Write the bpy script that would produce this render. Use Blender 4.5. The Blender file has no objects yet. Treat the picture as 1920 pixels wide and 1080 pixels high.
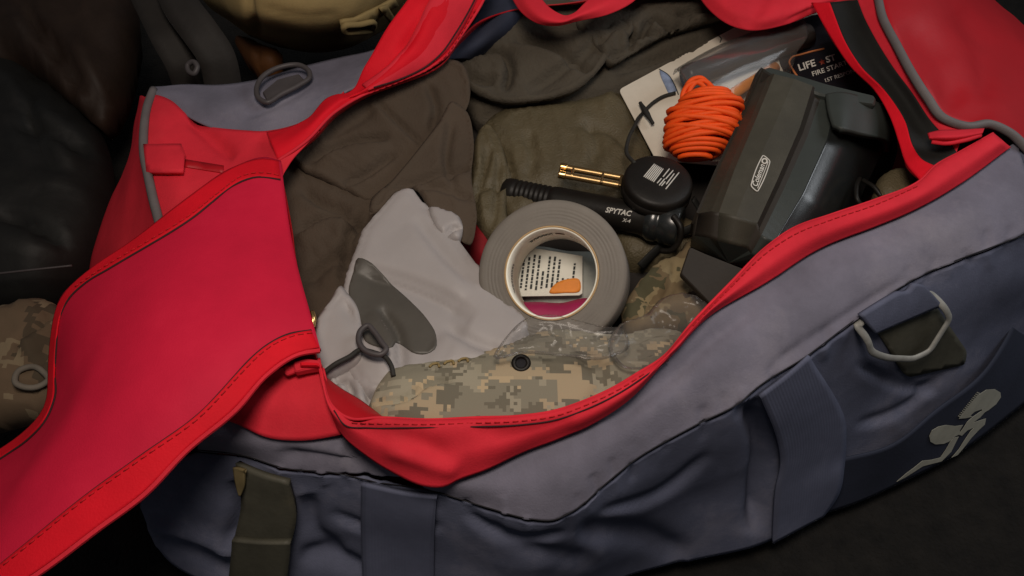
import bpy, bmesh, math, random
import numpy as np
from mathutils import Vector, Matrix, noise
from mathutils.bvhtree import BVHTree
from mathutils.geometry import delaunay_2d_cdt

random.seed(7)
sc = bpy.context.scene
# ------------------------------------------------------------------ camera
FPX = 1507.0                      # focal length in photo pixels (1920 wide)
PITCH = math.radians(52)
CAM = Vector((0, 0, 0.757))
cam_d = bpy.data.cameras.new('camera')
cam = bpy.data.objects.new('camera', cam_d)
sc.collection.objects.link(cam)
cam.location = CAM
cam.rotation_euler = (math.pi / 2 - PITCH, 0, 0)
cam_d.sensor_width = 36
cam_d.lens = 36 * FPX / 1920
cam_d.clip_start = 0.02
cam_d.clip_end = 50
sc.camera = cam
# ------------------------------------------------------------------ light
w = bpy.data.worlds.new('World')
sc.world = w
w.use_nodes = True
w.node_tree.nodes['Background'].inputs[0].default_value = (0.90, 0.93, 1.0, 1)
w.node_tree.nodes['Background'].inputs[1].default_value = 0.062


def area(name, loc, target, size, power, col):
    d = bpy.data.lights.new(name, 'AREA')
    d.shape = 'DISK'
    d.size = size
    d.energy = power
    d.color = col
    o = bpy.data.objects.new(name, d)
    sc.collection.objects.link(o)
    o.location = loc
    o.rotation_euler = (Vector(target) - Vector(loc)).to_track_quat('-Z', 'Y').to_euler()
    return o


area('room_lamp', (-0.02, 0.19, 1.17), (0.03, 0.40, 0.2), 0.34, 6.4, (1.0, 0.87, 0.75))
area('added_side_fill', (0.98, 0.72, 1.0), (0.2, 0.42, 0.22), 0.5, 3.2, (0.90, 0.95, 1.0))  # added fill lamp for glossy highlights from the right, no visible source
sc.view_settings.view_transform = 'Standard'
sc.view_settings.look = 'None'
sc.view_settings.exposure = 0.0
sc.view_settings.gamma = 1.0
sc.cycles.use_denoising = True
sc.cycles.max_bounces = 8
sc.cycles.transparent_max_bounces = 12

# ------------------------------------------------------------------ pixel <-> world
RIGHT = Vector((1, 0, 0))
FWD = Vector((0, math.cos(PITCH), -math.sin(PITCH)))
UP = Vector((0, math.sin(PITCH), math.cos(PITCH)))


def ray(px, py):
    return RIGHT * ((px - 960) / FPX) + UP * ((540 - py) / FPX) + FWD


def P(px, py, z):
    d = ray(px, py)
    return CAM + d * ((z - CAM.z) / d.z)


def pix(v):
    r = Vector(v) - CAM
    f = r.dot(FWD)
    return 960 + FPX * r.dot(RIGHT) / f, 540 - FPX * r.dot(UP) / f


# ------------------------------------------------------------------ materials
def mat(name, col, rough=0.8, var=0.25, vscale=14, bump=0.25, bscale=320, dust=0.0, dustcol=(0.35, 0.33, 0.32),
        metal=0.0, sheen=0.0, spec=0.35, weave=0.0, coat=0.0, bumpdist=0.0006):
    m = bpy.data.materials.new(name)
    m.use_nodes = True
    nt = m.node_tree
    N = nt.nodes
    L = nt.links
    b = N['Principled BSDF']
    b.inputs['Roughness'].default_value = rough
    b.inputs['Metallic'].default_value = metal
    b.inputs['Specular IOR Level'].default_value = spec
    b.inputs['Sheen Weight'].default_value = sheen
    b.inputs['Coat Weight'].default_value = coat
    tc = N.new('ShaderNodeTexCoord')
    n1 = N.new('ShaderNodeTexNoise')
    n1.inputs['Scale'].default_value = vscale
    n1.inputs['Detail'].default_value = 6
    n1.inputs['Roughness'].default_value = 0.65
    L.new(tc.outputs['Object'], n1.inputs['Vector'])
    mr = N.new('ShaderNodeMapRange')
    mr.inputs[1].default_value = 0.3
    mr.inputs[2].default_value = 0.7
    mr.inputs[3].default_value = 1 - var
    mr.inputs[4].default_value = 1 + var
    L.new(n1.outputs['Fac'], mr.inputs[0])
    mx = N.new('ShaderNodeMix')
    mx.data_type = 'RGBA'
    mx.blend_type = 'MULTIPLY'
    mx.inputs['Factor'].default_value = 1
    mx.inputs['A'].default_value = (*col, 1)
    L.new(mr.outputs[0], mx.inputs['B'])
    out = mx.outputs['Result']
    if dust > 0:
        n2 = N.new('ShaderNodeTexNoise')
        n2.inputs['Scale'].default_value = 9
        n2.inputs['Detail'].default_value = 7
        n2.inputs['Roughness'].default_value = 0.7
        L.new(tc.outputs['Object'], n2.inputs['Vector'])
        r2 = N.new('ShaderNodeMapRange')
        r2.inputs[1].default_value = 0.52
        r2.inputs[2].default_value = 0.75
        r2.inputs[4].default_value = dust
        L.new(n2.outputs['Fac'], r2.inputs[0])
        m2 = N.new('ShaderNodeMix')
        m2.data_type = 'RGBA'
        L.new(r2.outputs[0], m2.inputs['Factor'])
        L.new(out, m2.inputs['A'])
        m2.inputs['B'].default_value = (*dustcol, 1)
        out = m2.outputs['Result']
    L.new(out, b.inputs['Base Color'])
    nb = N.new('ShaderNodeTexNoise')
    nb.inputs['Scale'].default_value = bscale
    nb.inputs['Detail'].default_value = 4
    L.new(tc.outputs['Object'], nb.inputs['Vector'])
    nb2 = N.new('ShaderNodeTexNoise')
    nb2.inputs['Scale'].default_value = 45
    nb2.inputs['Detail'].default_value = 4
    L.new(tc.outputs['Object'], nb2.inputs['Vector'])
    ad = N.new('ShaderNodeMath')
    ad.operation = 'MULTIPLY_ADD'
    L.new(nb2.outputs['Fac'], ad.inputs[0])
    ad.inputs[1].default_value = 0.7
    L.new(nb.outputs['Fac'], ad.inputs[2])
    hgt = ad.outputs[0]
    if weave > 0:
        wv = N.new('ShaderNodeTexWave')
        wv.inputs['Scale'].default_value = weave
        wv.bands_direction = 'Y'
        L.new(tc.outputs['UV'], wv.inputs['Vector'])
        a2 = N.new('ShaderNodeMath')
        a2.operation = 'ADD'
        L.new(hgt, a2.inputs[0])
        L.new(wv.outputs['Fac'], a2.inputs[1])
        hgt = a2.outputs[0]
    bp = N.new('ShaderNodeBump')
    bp.inputs['Strength'].default_value = bump
    bp.inputs['Distance'].default_value = bumpdist if bumpdist else 0.001
    L.new(hgt, bp.inputs['Height'])
    L.new(bp.outputs['Normal'], b.inputs['Normal'])
    return m


def camo(name, cols, scale, snap, stretch=(1, 1, 1), rough=0.9):
    """Blocky or blobby camouflage out of stepped noise: snap > 0 gives square pixels of that size (m)."""
    m = mat(name, cols[0], rough, 0.12, 60, 0.3, 500)
    nt = m.node_tree
    N = nt.nodes
    L = nt.links
    b = N['Principled BSDF']
    tc = N.new('ShaderNodeTexCoord')
    src = tc.outputs['UV']
    if snap > 0:
        sn = N.new('ShaderNodeVectorMath')
        sn.operation = 'SNAP'
        sn.inputs[1].default_value = (snap, snap, snap)
        L.new(src, sn.inputs[0])
        src = sn.outputs[0]
    cur = None
    for i, c in enumerate(cols):
        if i == 0:
            rgb = N.new('ShaderNodeRGB')
            rgb.outputs[0].default_value = (*c[:3], 1)
            cur = rgb.outputs[0]
            continue
        mp = N.new('ShaderNodeMapping')
        mp.inputs['Location'].default_value = (i * 3.17, i * 5.3, i)
        mp.inputs['Scale'].default_value = stretch
        L.new(src, mp.inputs['Vector'])
        n = N.new('ShaderNodeTexNoise')
        n.inputs['Scale'].default_value = scale * (1 + 0.25 * i)
        n.inputs['Detail'].default_value = 3
        n.inputs['Roughness'].default_value = 0.6
        L.new(mp.outputs[0], n.inputs['Vector'])
        st = N.new('ShaderNodeMath')
        st.operation = 'GREATER_THAN'
        st.inputs[1].default_value = c[3]
        L.new(n.outputs['Fac'], st.inputs[0])
        mx = N.new('ShaderNodeMix')
        mx.data_type = 'RGBA'
        L.new(st.outputs[0], mx.inputs['Factor'])
        L.new(cur, mx.inputs['A'])
        mx.inputs['B'].default_value = (*c[:3], 1)
        cur = mx.outputs['Result']
    L.new(cur, b.inputs['Base Color'])
    return m


def film(name, tint=(0.95, 0.95, 0.95), gloss=0.35, rough=0.08, haze=0.12, bst=0.7):
    """Thin clear plastic: mostly see-through, a milky share and a glossy skin."""
    m = bpy.data.materials.new(name)
    m.use_nodes = True
    nt = m.node_tree
    N = nt.nodes
    L = nt.links
    N.remove(N['Principled BSDF'])
    out = N['Material Output']
    tr = N.new('ShaderNodeBsdfTransparent')
    tr.inputs[0].default_value = (*tint, 1)
    di = N.new('ShaderNodeBsdfDiffuse')
    di.inputs[0].default_value = (0.62, 0.58, 0.54, 1)
    gl = N.new('ShaderNodeBsdfGlossy')
    gl.inputs['Roughness'].default_value = rough
    m1 = N.new('ShaderNodeMixShader')
    m1.inputs[0].default_value = haze
    L.new(tr.outputs[0], m1.inputs[1])
    L.new(di.outputs[0], m1.inputs[2])
    fr = N.new('ShaderNodeLayerWeight')
    fr.inputs[0].default_value = gloss
    ml = N.new('ShaderNodeMath')
    ml.operation = 'MULTIPLY'
    ml.inputs[1].default_value = 0.6
    L.new(fr.outputs['Fresnel'], ml.inputs[0])
    m2 = N.new('ShaderNodeMixShader')
    L.new(ml.outputs[0], m2.inputs[0])
    L.new(m1.outputs[0], m2.inputs[1])
    L.new(gl.outputs[0], m2.inputs[2])
    L.new(m2.outputs[0], out.inputs[0])
    tc = N.new('ShaderNodeTexCoord')
    n = N.new('ShaderNodeTexNoise')
    n.inputs['Scale'].default_value = 55
    n.inputs['Detail'].default_value = 5
    L.new(tc.outputs['Object'], n.inputs['Vector'])
    bp = N.new('ShaderNodeBump')
    bp.inputs['Strength'].default_value = bst
    bp.inputs['Distance'].default_value = 0.006
    L.new(n.outputs['Fac'], bp.inputs['Height'])
    L.new(bp.outputs['Normal'], gl.inputs['Normal'])
    return m


RED = mat('red_coated_nylon', (0.66, 0.026, 0.044), 0.72, 0.16, 13, 0.35, 600, spec=0.12, dust=0.10, dustcol=(0.60, 0.12, 0.12))
REDL = mat('crimson_lining', (0.57, 0.012, 0.044), 0.66, 0.12, 9, 0.3, 700, spec=0.12, dust=0.08, dustcol=(0.62, 0.06, 0.09))
REDH = mat('bright_red_hem', (0.68, 0.008, 0.020), 0.68, 0.14, 14, 0.5, 600, spec=0.12)
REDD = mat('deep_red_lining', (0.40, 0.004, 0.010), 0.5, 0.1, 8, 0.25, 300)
GREY = mat('grey_polyester', (0.150, 0.143, 0.184), 0.88, 0.28, 11, 0.5, 650, dust=0.65, dustcol=(0.27, 0.25, 0.29), spec=0.2)
BLUE = mat('slate_blue_polyester', (0.108, 0.118, 0.176), 0.86, 0.30, 9, 0.5, 650, dust=0.75, dustcol=(0.215, 0.207, 0.255), spec=0.2)
NAVY = mat('navy_polyester', (0.022, 0.027, 0.048), 0.8, 0.2, 12, 0.4, 420)
PIPE = mat('grey_piping', (0.13, 0.115, 0.115), 0.6, 0.15, 20, 0.3, 400)
WEBB = mat('slate_webbing', (0.104, 0.114, 0.172), 0.85, 0.15, 18, 0.15, 400, dust=0.3, dustcol=(0.18, 0.18, 0.225), weave=110, spec=0.2)
OLTAB = mat('olive_rubber', (0.070, 0.067, 0.050), 0.6, 0.25, 25, 0.35, 200, dust=0.5, dustcol=(0.15, 0.13, 0.08))
BLKW = mat('black_webbing', (0.007, 0.007, 0.006), 0.75, 0.2, 20, 0.4, 300)
METAL = mat('dull_nickel', (0.30, 0.30, 0.28), 0.6, 0.2, 60, 0.3, 300, metal=0.15, dust=0.4, dustcol=(0.16, 0.15, 0.13))
DMETAL = mat('dark_ring_plastic', (0.060, 0.052, 0.053), 0.5, 0.15, 40, 0.2, 200)
SEAM = mat('seam_thread', (0.04, 0.012, 0.014), 0.9)
SEAMB = mat('dark_seam_thread', (0.016, 0.015, 0.018), 0.9)
LOGO = mat('cream_print', (0.36, 0.355, 0.30), 0.7, 0.12, 60, 0.1)
JACK = mat('brown_olive_cotton', (0.068, 0.049, 0.034), 0.92, 0.16, 10, 0.75, 420, bumpdist=0.001)
GARM = mat('grey_olive_fleece', (0.066, 0.055, 0.040), 0.95, 0.2, 12, 0.75, 300, bumpdist=0.0016)
OLIVE = mat('olive_ripstop', (0.100, 0.080, 0.044), 0.52, 0.2, 9, 0.75, 500, spec=0.4, bumpdist=0.0016)
DRYB = mat('grey_dry_bag', (0.33, 0.305, 0.30), 0.5, 0.08, 8, 0.12, 350, spec=0.35)
DRYP = mat('dark_grey_print', (0.075, 0.068, 0.058), 0.45, 0.12, 20, 0.1)
CORDK = mat('black_elastic', (0.022, 0.021, 0.018), 0.7, 0.2, 60, 0.3, 400)
TAPE = mat('grey_duct_tape', (0.165, 0.148, 0.127), 0.6, 0.1, 30, 0.2, 700)
CORE = mat('cream_paper_core', (0.88, 0.87, 0.76), 0.75, 0.08, 40, 0.15, 300)
COREE = mat('kraft_core_edge', (0.45, 0.30, 0.15), 0.85, 0.15, 60, 0.3, 400)
PAPER = mat('white_paper', (0.72, 0.72, 0.64), 0.8, 0.05, 30, 0.1)
INK = mat('dark_ink', (0.035, 0.04, 0.04), 0.8)
ORANGE = mat('orange_cord', (0.86, 0.088, 0.006), 0.65, 0.12, 60, 0.5, 700)
ORANGEP = mat('orange_tone', (0.80, 0.27, 0.04), 0.6)  # orange of the rod, also used for the leaflet's painted reflection
PINK = mat('magenta_cloth', (0.30, 0.012, 0.075), 0.6, 0.15, 20)
CARD = mat('white_card', (0.66, 0.60, 0.50), 0.55, 0.08, 25, 0.1)
CARDB = mat('black_card_print', (0.010, 0.010, 0.014), 0.4, 0.2, 20, 0.1)
BLUEP = mat('pale_blue_print', (0.25, 0.31, 0.45), 0.6, 0.3, 120)
ORL = mat('orange_line_print', (0.55, 0.19, 0.07), 0.6)
WHP = mat('white_print', (0.62, 0.60, 0.55), 0.6, 0.06)
STEELT = mat('dark_steel_tube', (0.065, 0.056, 0.050), 0.32, 0.15, 30, 0.1, spec=0.5)
COLE = mat('green_grey_plastic', (0.050, 0.046, 0.034), 0.55, 0.2, 18, 0.3, 900, spec=0.3, dust=0.35, dustcol=(0.085, 0.078, 0.062))
COLD = mat('dark_green_plastic', (0.034, 0.040, 0.036), 0.5, 0.12, 18, 0.2, 900, spec=0.35)
BLKG = mat('black_gloss_plastic', (0.016, 0.018, 0.018), 0.26, 0.15, 30, 0.05, 300, spec=0.8)
BLKP = mat('black_plastic', (0.009, 0.0075, 0.006), 0.5, 0.3, 30, 0.25, 300, spec=0.28, dust=0.15, dustcol=(0.04, 0.034, 0.028))
BRNB = mat('brown_black_rubber', (0.022, 0.017, 0.012), 0.6, 0.15, 30, 0.2, 300)
BRASS = mat('warm_brass', (0.75, 0.50, 0.20), 0.25, 0.1, 40, 0.05, metal=1.0)
STEEL = mat('worn_steel', (0.30, 0.20, 0.09), 0.34, 0.2, 60, 0.1, metal=0.85)
KHAKI = mat('khaki_canvas', (0.26, 0.19, 0.080), 0.9, 0.18, 14, 0.5, 420)
DARKC = mat('dark_gap_fill', (0.017, 0.014, 0.012), 0.85, 0.25, 10, 0.4, 300)
LEATH = mat('dark_brown_leather', (0.022, 0.013, 0.009), 0.6, 0.35, 9, 0.5, 120, spec=0.25)
LEATB = mat('black_nylon', (0.009, 0.009, 0.0085), 0.6, 0.35, 9, 0.5, 120, spec=0.3)
STRAPD = mat('dark_strap_webbing', (0.020, 0.017, 0.015), 0.75, 0.2, 20, 0.5, 200)
AMBER = mat('amber_brown_leather', (0.12, 0.045, 0.012), 0.7, 0.2, 30)
FLOOR = mat('dark_carpet', (0.0065, 0.0055, 0.0045), 0.95, 0.7, 40, 0.9, 260, bumpdist=0.004)
SOCK = mat('red_cloth', (0.24, 0.006, 0.012), 0.8, 0.2, 20)
ACU = camo('pixel_camouflage', [(0.215, 0.195, 0.145), (0.36, 0.285, 0.185, 0.55), (0.145, 0.130, 0.095, 0.53), (0.30, 0.27, 0.20, 0.57), (0.43, 0.335, 0.21, 0.63)], 22, 0.0028, (0.8, 1.2, 1))
MULTI = camo('leafy_camouflage', [(0.150, 0.108, 0.058), (0.075, 0.068, 0.036, 0.54), (0.225, 0.175, 0.095, 0.56), (0.045, 0.028, 0.016, 0.64)], 24, 0)
MULTW = camo('brown_camouflage', [(0.120, 0.082, 0.050), (0.065, 0.048, 0.030, 0.54), (0.19, 0.145, 0.09, 0.57)], 18, 0.004)
CLEAR = film('clear_plastic_film', gloss=0.22, haze=0.04, rough=0.16, bst=0.06)
BLIST = film('clear_blister', gloss=0.22, haze=0.05, rough=0.15, bst=0.08)

# ------------------------------------------------------------------ mesh helpers
C = sc.collection


def link(name, verts, faces, m, parent=None, uv=None, smooth=True):
    vs = [Vector(v) for v in verts]
    lo = Vector((min(v.x for v in vs), min(v.y for v in vs), min(v.z for v in vs)))
    hi = Vector((max(v.x for v in vs), max(v.y for v in vs), max(v.z for v in vs)))
    o0 = Vector(((lo.x + hi.x) / 2, (lo.y + hi.y) / 2, lo.z))
    me = bpy.data.meshes.new(name)
    me.from_pydata([v - o0 for v in vs], [], faces)
    if uv is not None:
        ul = me.uv_layers.new(name='UVMap')
        li = np.zeros(len(me.loops), dtype=np.int32)
        me.loops.foreach_get('vertex_index', li)
        ul.data.foreach_set('uv', np.array(uv, dtype=np.float32)[li].ravel())
    me.materials.append(m)
    if smooth:
        me.polygons.foreach_set('use_smooth', [True] * len(me.polygons))
    me.update()
    o = bpy.data.objects.new(name, me)
    C.objects.link(o)
    if parent is not None:
        o.parent = parent
        o.location = o0 - world_loc(parent)
    else:
        o.location = o0
    o['_w'] = tuple(o0)
    return o


def world_loc(o):
    return Vector(o['_w'])


def thing(name, label, cat, loc, group=None):
    o = bpy.data.objects.new(name, None)
    o.empty_display_size = 0.03
    C.objects.link(o)
    o.location = loc
    o['_w'] = tuple(loc)
    return tag(o, label, cat, group)


def tag(o, label, cat, group=None):
    o['label'] = label
    o['category'] = cat
    if group:
        o['group'] = group
    return o


def crom(pts, n, closed=False):
    """Centripetal-ish Catmull-Rom through tuples, n samples evenly spread by chord length."""
    p = np.array([list(q) for q in pts], dtype=float)
    if len(p) == 1:
        return np.repeat(p, n, 0)
    if closed:
        p = np.vstack([p[-1], p, p[0], p[1]])
    else:
        p = np.vstack([2 * p[0] - p[1], p, 2 * p[-1] - p[-2]])
    segs = len(p) - 3
    zs = np.ones(p.shape[1])
    if p.shape[1] == 3 and np.abs(p[:, :2]).max() > 5:
        zs[2] = 1500.0                      # pixel rows: weigh height like pixels
    nrm_ = lambda q: np.linalg.norm(q * zs)
    d = np.array([nrm_(p[i + 2] - p[i + 1]) + 1e-6 for i in range(segs)])
    cum = np.concatenate([[0], np.cumsum(d)])
    ts = np.linspace(0, cum[-1], n, endpoint=not closed)
    out = []
    for t in ts:
        i = min(int(np.searchsorted(cum, t, 'right')) - 1, segs - 1)
        i = max(i, 0)
        u = (t - cum[i]) / d[i]
        p0, p1, p2, p3 = p[i:i + 4]
        # tangents scaled by chord lengths to prevent overshoot
        d0 = nrm_(p1 - p0) + 1e-6
        d1 = d[i]
        d2 = nrm_(p3 - p2) + 1e-6
        m1 = ((p1 - p0) / d0 * d1 + (p2 - p1) / d1 * d0) / (d0 + d1) * d1
        m2 = ((p2 - p1) / d1 * d2 + (p3 - p2) / d2 * d1) / (d1 + d2) * d1
        u2, u3 = u * u, u ** 3
        out.append((2 * u3 - 3 * u2 + 1) * p1 + (u3 - 2 * u2 + u) * m1 + (-2 * u3 + 3 * u2) * p2 + (u3 - u2) * m2)
    return np.array(out)


def seg_dist(q, poly, closed=False):
    """distance, signed side, and parameter 0..1 of points q (n,2) to a polyline"""
    poly = np.array(poly, dtype=float)
    if closed:
        poly = np.vstack([poly, poly[0]])
    best = np.full(len(q), 1e9)
    side = np.zeros(len(q))
    par = np.zeros(len(q))
    L = np.linalg.norm(np.diff(poly, axis=0), axis=1)
    cum = np.concatenate([[0], np.cumsum(L)])
    for i in range(len(poly) - 1):
        a, b = poly[i], poly[i + 1]
        ab = b - a
        l2 = ab.dot(ab) + 1e-12
        t = np.clip(((q - a) @ ab) / l2, 0, 1)
        pr = a + t[:, None] * ab
        dd = np.linalg.norm(q - pr, axis=1)
        cr = ab[0] * (q[:, 1] - a[1]) - ab[1] * (q[:, 0] - a[0])
        k = dd < best
        best[k] = dd[k]
        side[k] = np.sign(cr[k])
        par[k] = (cum[i] + t[k] * L[i]) / cum[-1]
    return best, side, par


def crease_disp(pxy, creases):
    """metres of displacement at photo-pixel positions: valley of given depth and width, one lip raised by step"""
    tot = np.zeros(len(pxy))
    for cr in creases:
        pts, depth, wid = cr[:3]
        step = cr[3] if len(cr) > 3 else 0
        reach = cr[4] if len(cr) > 4 else wid * 5
        poly = crom(pts, 24) if len(pts) > 2 else np.array(pts, dtype=float)
        d, s, t = seg_dist(pxy, poly)
        tap = np.clip(np.minimum(t, 1 - t) * 6, 0.0, 1) ** 0.7
        tot -= depth * np.exp(-(d / wid) ** 2) * tap
        if step:
            tot += step * (s > 0) * np.exp(-d / reach) * (1 - np.exp(-(d / (wid * 0.7)) ** 2)) * tap
    return tot


def wrinkle(v, amp, scale, ang=0, st=1.0, seed=0, ridge=True):
    ca, sa = math.cos(ang), math.sin(ang)
    x, y = v[0] * ca + v[1] * sa, -v[0] * sa + v[1] * ca
    q = Vector((x * scale / st + seed, y * scale, v[2] * scale + seed * 0.7))
    wq = q + 0.6 * Vector((noise.noise(q * 0.7 + Vector((5, 1, 2))), noise.noise(q * 0.7 + Vector((1, 7, 3))), 0))
    a = noise.noise(wq)
    b = noise.noise(wq * 2.3)
    if ridge == 'v':                        # plateaus parted by sharp valleys, like folded cloth
        return amp * (min(abs(a) * 3.2, 1.0) - 0.7 + 0.35 * b)
    if ridge:
        return amp * ((1 - abs(a) * 2) * 0.6 + 0.3 * b)
    return amp * (a + 0.45 * b)


BV = {}


def shell(verts, quads, nrm, thick):
    """give an open sheet real thickness"""
    n = len(verts)
    v2 = list(verts) + [v - k * thick for v, k in zip(verts, nrm)]
    f2 = list(quads) + [tuple(n + i for i in reversed(f)) for f in quads]
    cnt = {}
    for f in quads:
        for a, b in zip(f, f[1:] + f[:1]):
            cnt[(a, b)] = 1
    for (a, b) in cnt:
        if (b, a) not in cnt:
            f2.append((b, a, a + n, b + n))
    return v2, f2


def normals(verts, faces):
    nr = [Vector() for _ in verts]
    for f in faces:
        a, b, c = verts[f[0]], verts[f[1]], verts[f[2]]
        k = (b - a).cross(c - a)
        if len(f) == 4:
            k += (c - a).cross(verts[f[3]] - a)
        for i in f:
            nr[i] += k
    return [k.normalized() if k.length > 0 else Vector((0, 0, 1)) for k in nr]


def surf(name, rows, m, parent=None, nu=60, nv=24, thick=0.0015, creases=(), wr=None, lin=False, key=None, px=True, face_cam=True):
    """cloth sheet lofted through rows of (photo x, photo y, height)"""
    R = [crom(r, nu) for r in rows]
    G = []
    for i in range(nu):
        col = [tuple(r[i]) for r in R]
        if lin:
            cc = np.array(col)
            t = np.linspace(0, len(col) - 1, nv)
            G.append(np.stack([np.interp(t, range(len(col)), cc[:, k]) for k in range(3)], 1))
        else:
            G.append(crom(col, nv))
    verts, uv, pxy = [], [], []
    for j in range(nv):
        for i in range(nu):
            g = G[i][j]
            if px:
                verts.append(P(*g))
                pxy.append(g[:2])
            else:
                verts.append(Vector(g))
                pxy.append(pix(g))
    # metric uv
    for j in range(nv):
        for i in range(nu):
            uv.append([0, 0])
    for j in range(nv):
        for i in range(1, nu):
            uv[j * nu + i][0] = uv[j * nu + i - 1][0] + (verts[j * nu + i] - verts[j * nu + i - 1]).length
    for i in range(nu):
        for j in range(1, nv):
            uv[j * nu + i][1] = uv[(j - 1) * nu + i][1] + (verts[j * nu + i] - verts[(j - 1) * nu + i]).length
    faces = [(j * nu + i, j * nu + i + 1, (j + 1) * nu + i + 1, (j + 1) * nu + i) for j in range(nv - 1) for i in range(nu - 1)]
    nr = normals(verts, faces)
    # orient outward: towards the camera side on average
    s = sum((CAM - v).dot(k) for v, k in zip(verts, nr))
    if (s < 0) == face_cam:
        faces = [tuple(reversed(f)) for f in faces]
        nr = [-k for k in nr]
    if key:
        BV[key + '_s'] = BVHTree.FromPolygons(verts, faces)
    d = crease_disp(np.array(pxy), creases) if creases else np.zeros(len(verts))
    if wr:
        d = d + np.array([wrinkle(v, *wr) for v in verts])
    verts = [v + k * float(x) for v, k, x in zip(verts, nr, d)]
    nr = normals(verts, faces)
    if key:
        BV[key] = BVHTree.FromPolygons(verts, faces)
    if thick:
        v2, f2 = shell(verts, faces, nr, thick)
        uv = uv + uv
    else:
        v2, f2 = verts, faces
    return link(name, v2, f2, m, parent, uv)


def drape(top, tris, n, pinned, dist, excess, ang, iters=260, bend=0.03, seed=1, amp=0.010, freq=15, rim=0.022, floor=0.55, hmin=None):
    """let surplus cloth buckle: edges want to be longer than the sheet, the rim is held, gravity and a floor keep it down"""
    p = np.array([tuple(v) for v in top])
    nn = np.array(tuple(n))
    ed = np.array(sorted({tuple(sorted(e)) for f in tris for e in ((f[0], f[1]), (f[1], f[2]), (f[2], f[0]))}))
    a, b = ed[:, 0], ed[:, 1]
    d = p[b] - p[a]
    L = np.linalg.norm(d, axis=1)
    dr = np.array([math.cos(ang), math.sin(ang), 0])
    c2 = (d @ dr / (L + 1e-9)) ** 2
    ex = np.array([0.55 + 0.9 * noise.noise(Vector(q) * 14 + Vector((seed, 0, 3))) for q in 0.5 * (p[a] + p[b])])
    rest = L * (1 + excess * (0.35 + 0.65 * c2) * np.clip(ex + 0.35, 0.1, 1.4) * np.clip(0.5 * (dist[a] + dist[b]) / rim, 0, 1))
    free = (~pinned).astype(float)
    for i in range(len(p)):
        q = Vector(p[i])
        x = q.x * dr[0] + q.y * dr[1]
        y = -q.x * dr[1] + q.y * dr[0]
        p[i] += nn * free[i] * min(1.0, dist[i] / rim) * amp * (noise.noise(Vector((x * freq, y * freq * 0.4, seed))) + 0.5 * noise.noise(Vector((x * freq * 2.1, y * freq, seed + 4))))
    base = np.array([tuple(v) for v in top])
    cnt = np.bincount(a, minlength=len(p)) + np.bincount(b, minlength=len(p))
    deg = cnt[:, None].astype(float)
    for it in range(iters):
        p -= nn * (free * 0.00004)[:, None]
        d = p[b] - p[a]
        l = np.linalg.norm(d, axis=1) + 1e-9
        c = d * (0.5 * (l - rest) / l)[:, None]
        acc = np.zeros_like(p)
        for k in range(3):
            acc[:, k] = np.bincount(a, c[:, k], len(p)) - np.bincount(b, c[:, k], len(p))
        p += acc / deg * 1.6 * free[:, None]
        lap = np.zeros_like(p)
        for k in range(3):
            lap[:, k] = np.bincount(a, p[b][:, k], len(p)) + np.bincount(b, p[a][:, k], len(p))
        p += (lap / deg - p) * bend * free[:, None]
        off = p - base
        h = off @ nn
        p = base + nn * h[:, None] + (off - nn * h[:, None]) * 0.94
        lowv = -(hmin if hmin is not None else 0.006)
        p += nn * np.clip(lowv - h, 0, None)[:, None]
        p -= nn * np.clip(h - 0.014, 0, None)[:, None] * 0.5
    for _ in range(2):
        lap = np.zeros_like(p)
        for k in range(3):
            lap[:, k] = np.bincount(a, p[b][:, k], len(p)) + np.bincount(b, p[a][:, k], len(p))
        p += (lap / deg - p) * 0.25 * free[:, None]
    return [Vector(q) for q in p]


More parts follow.
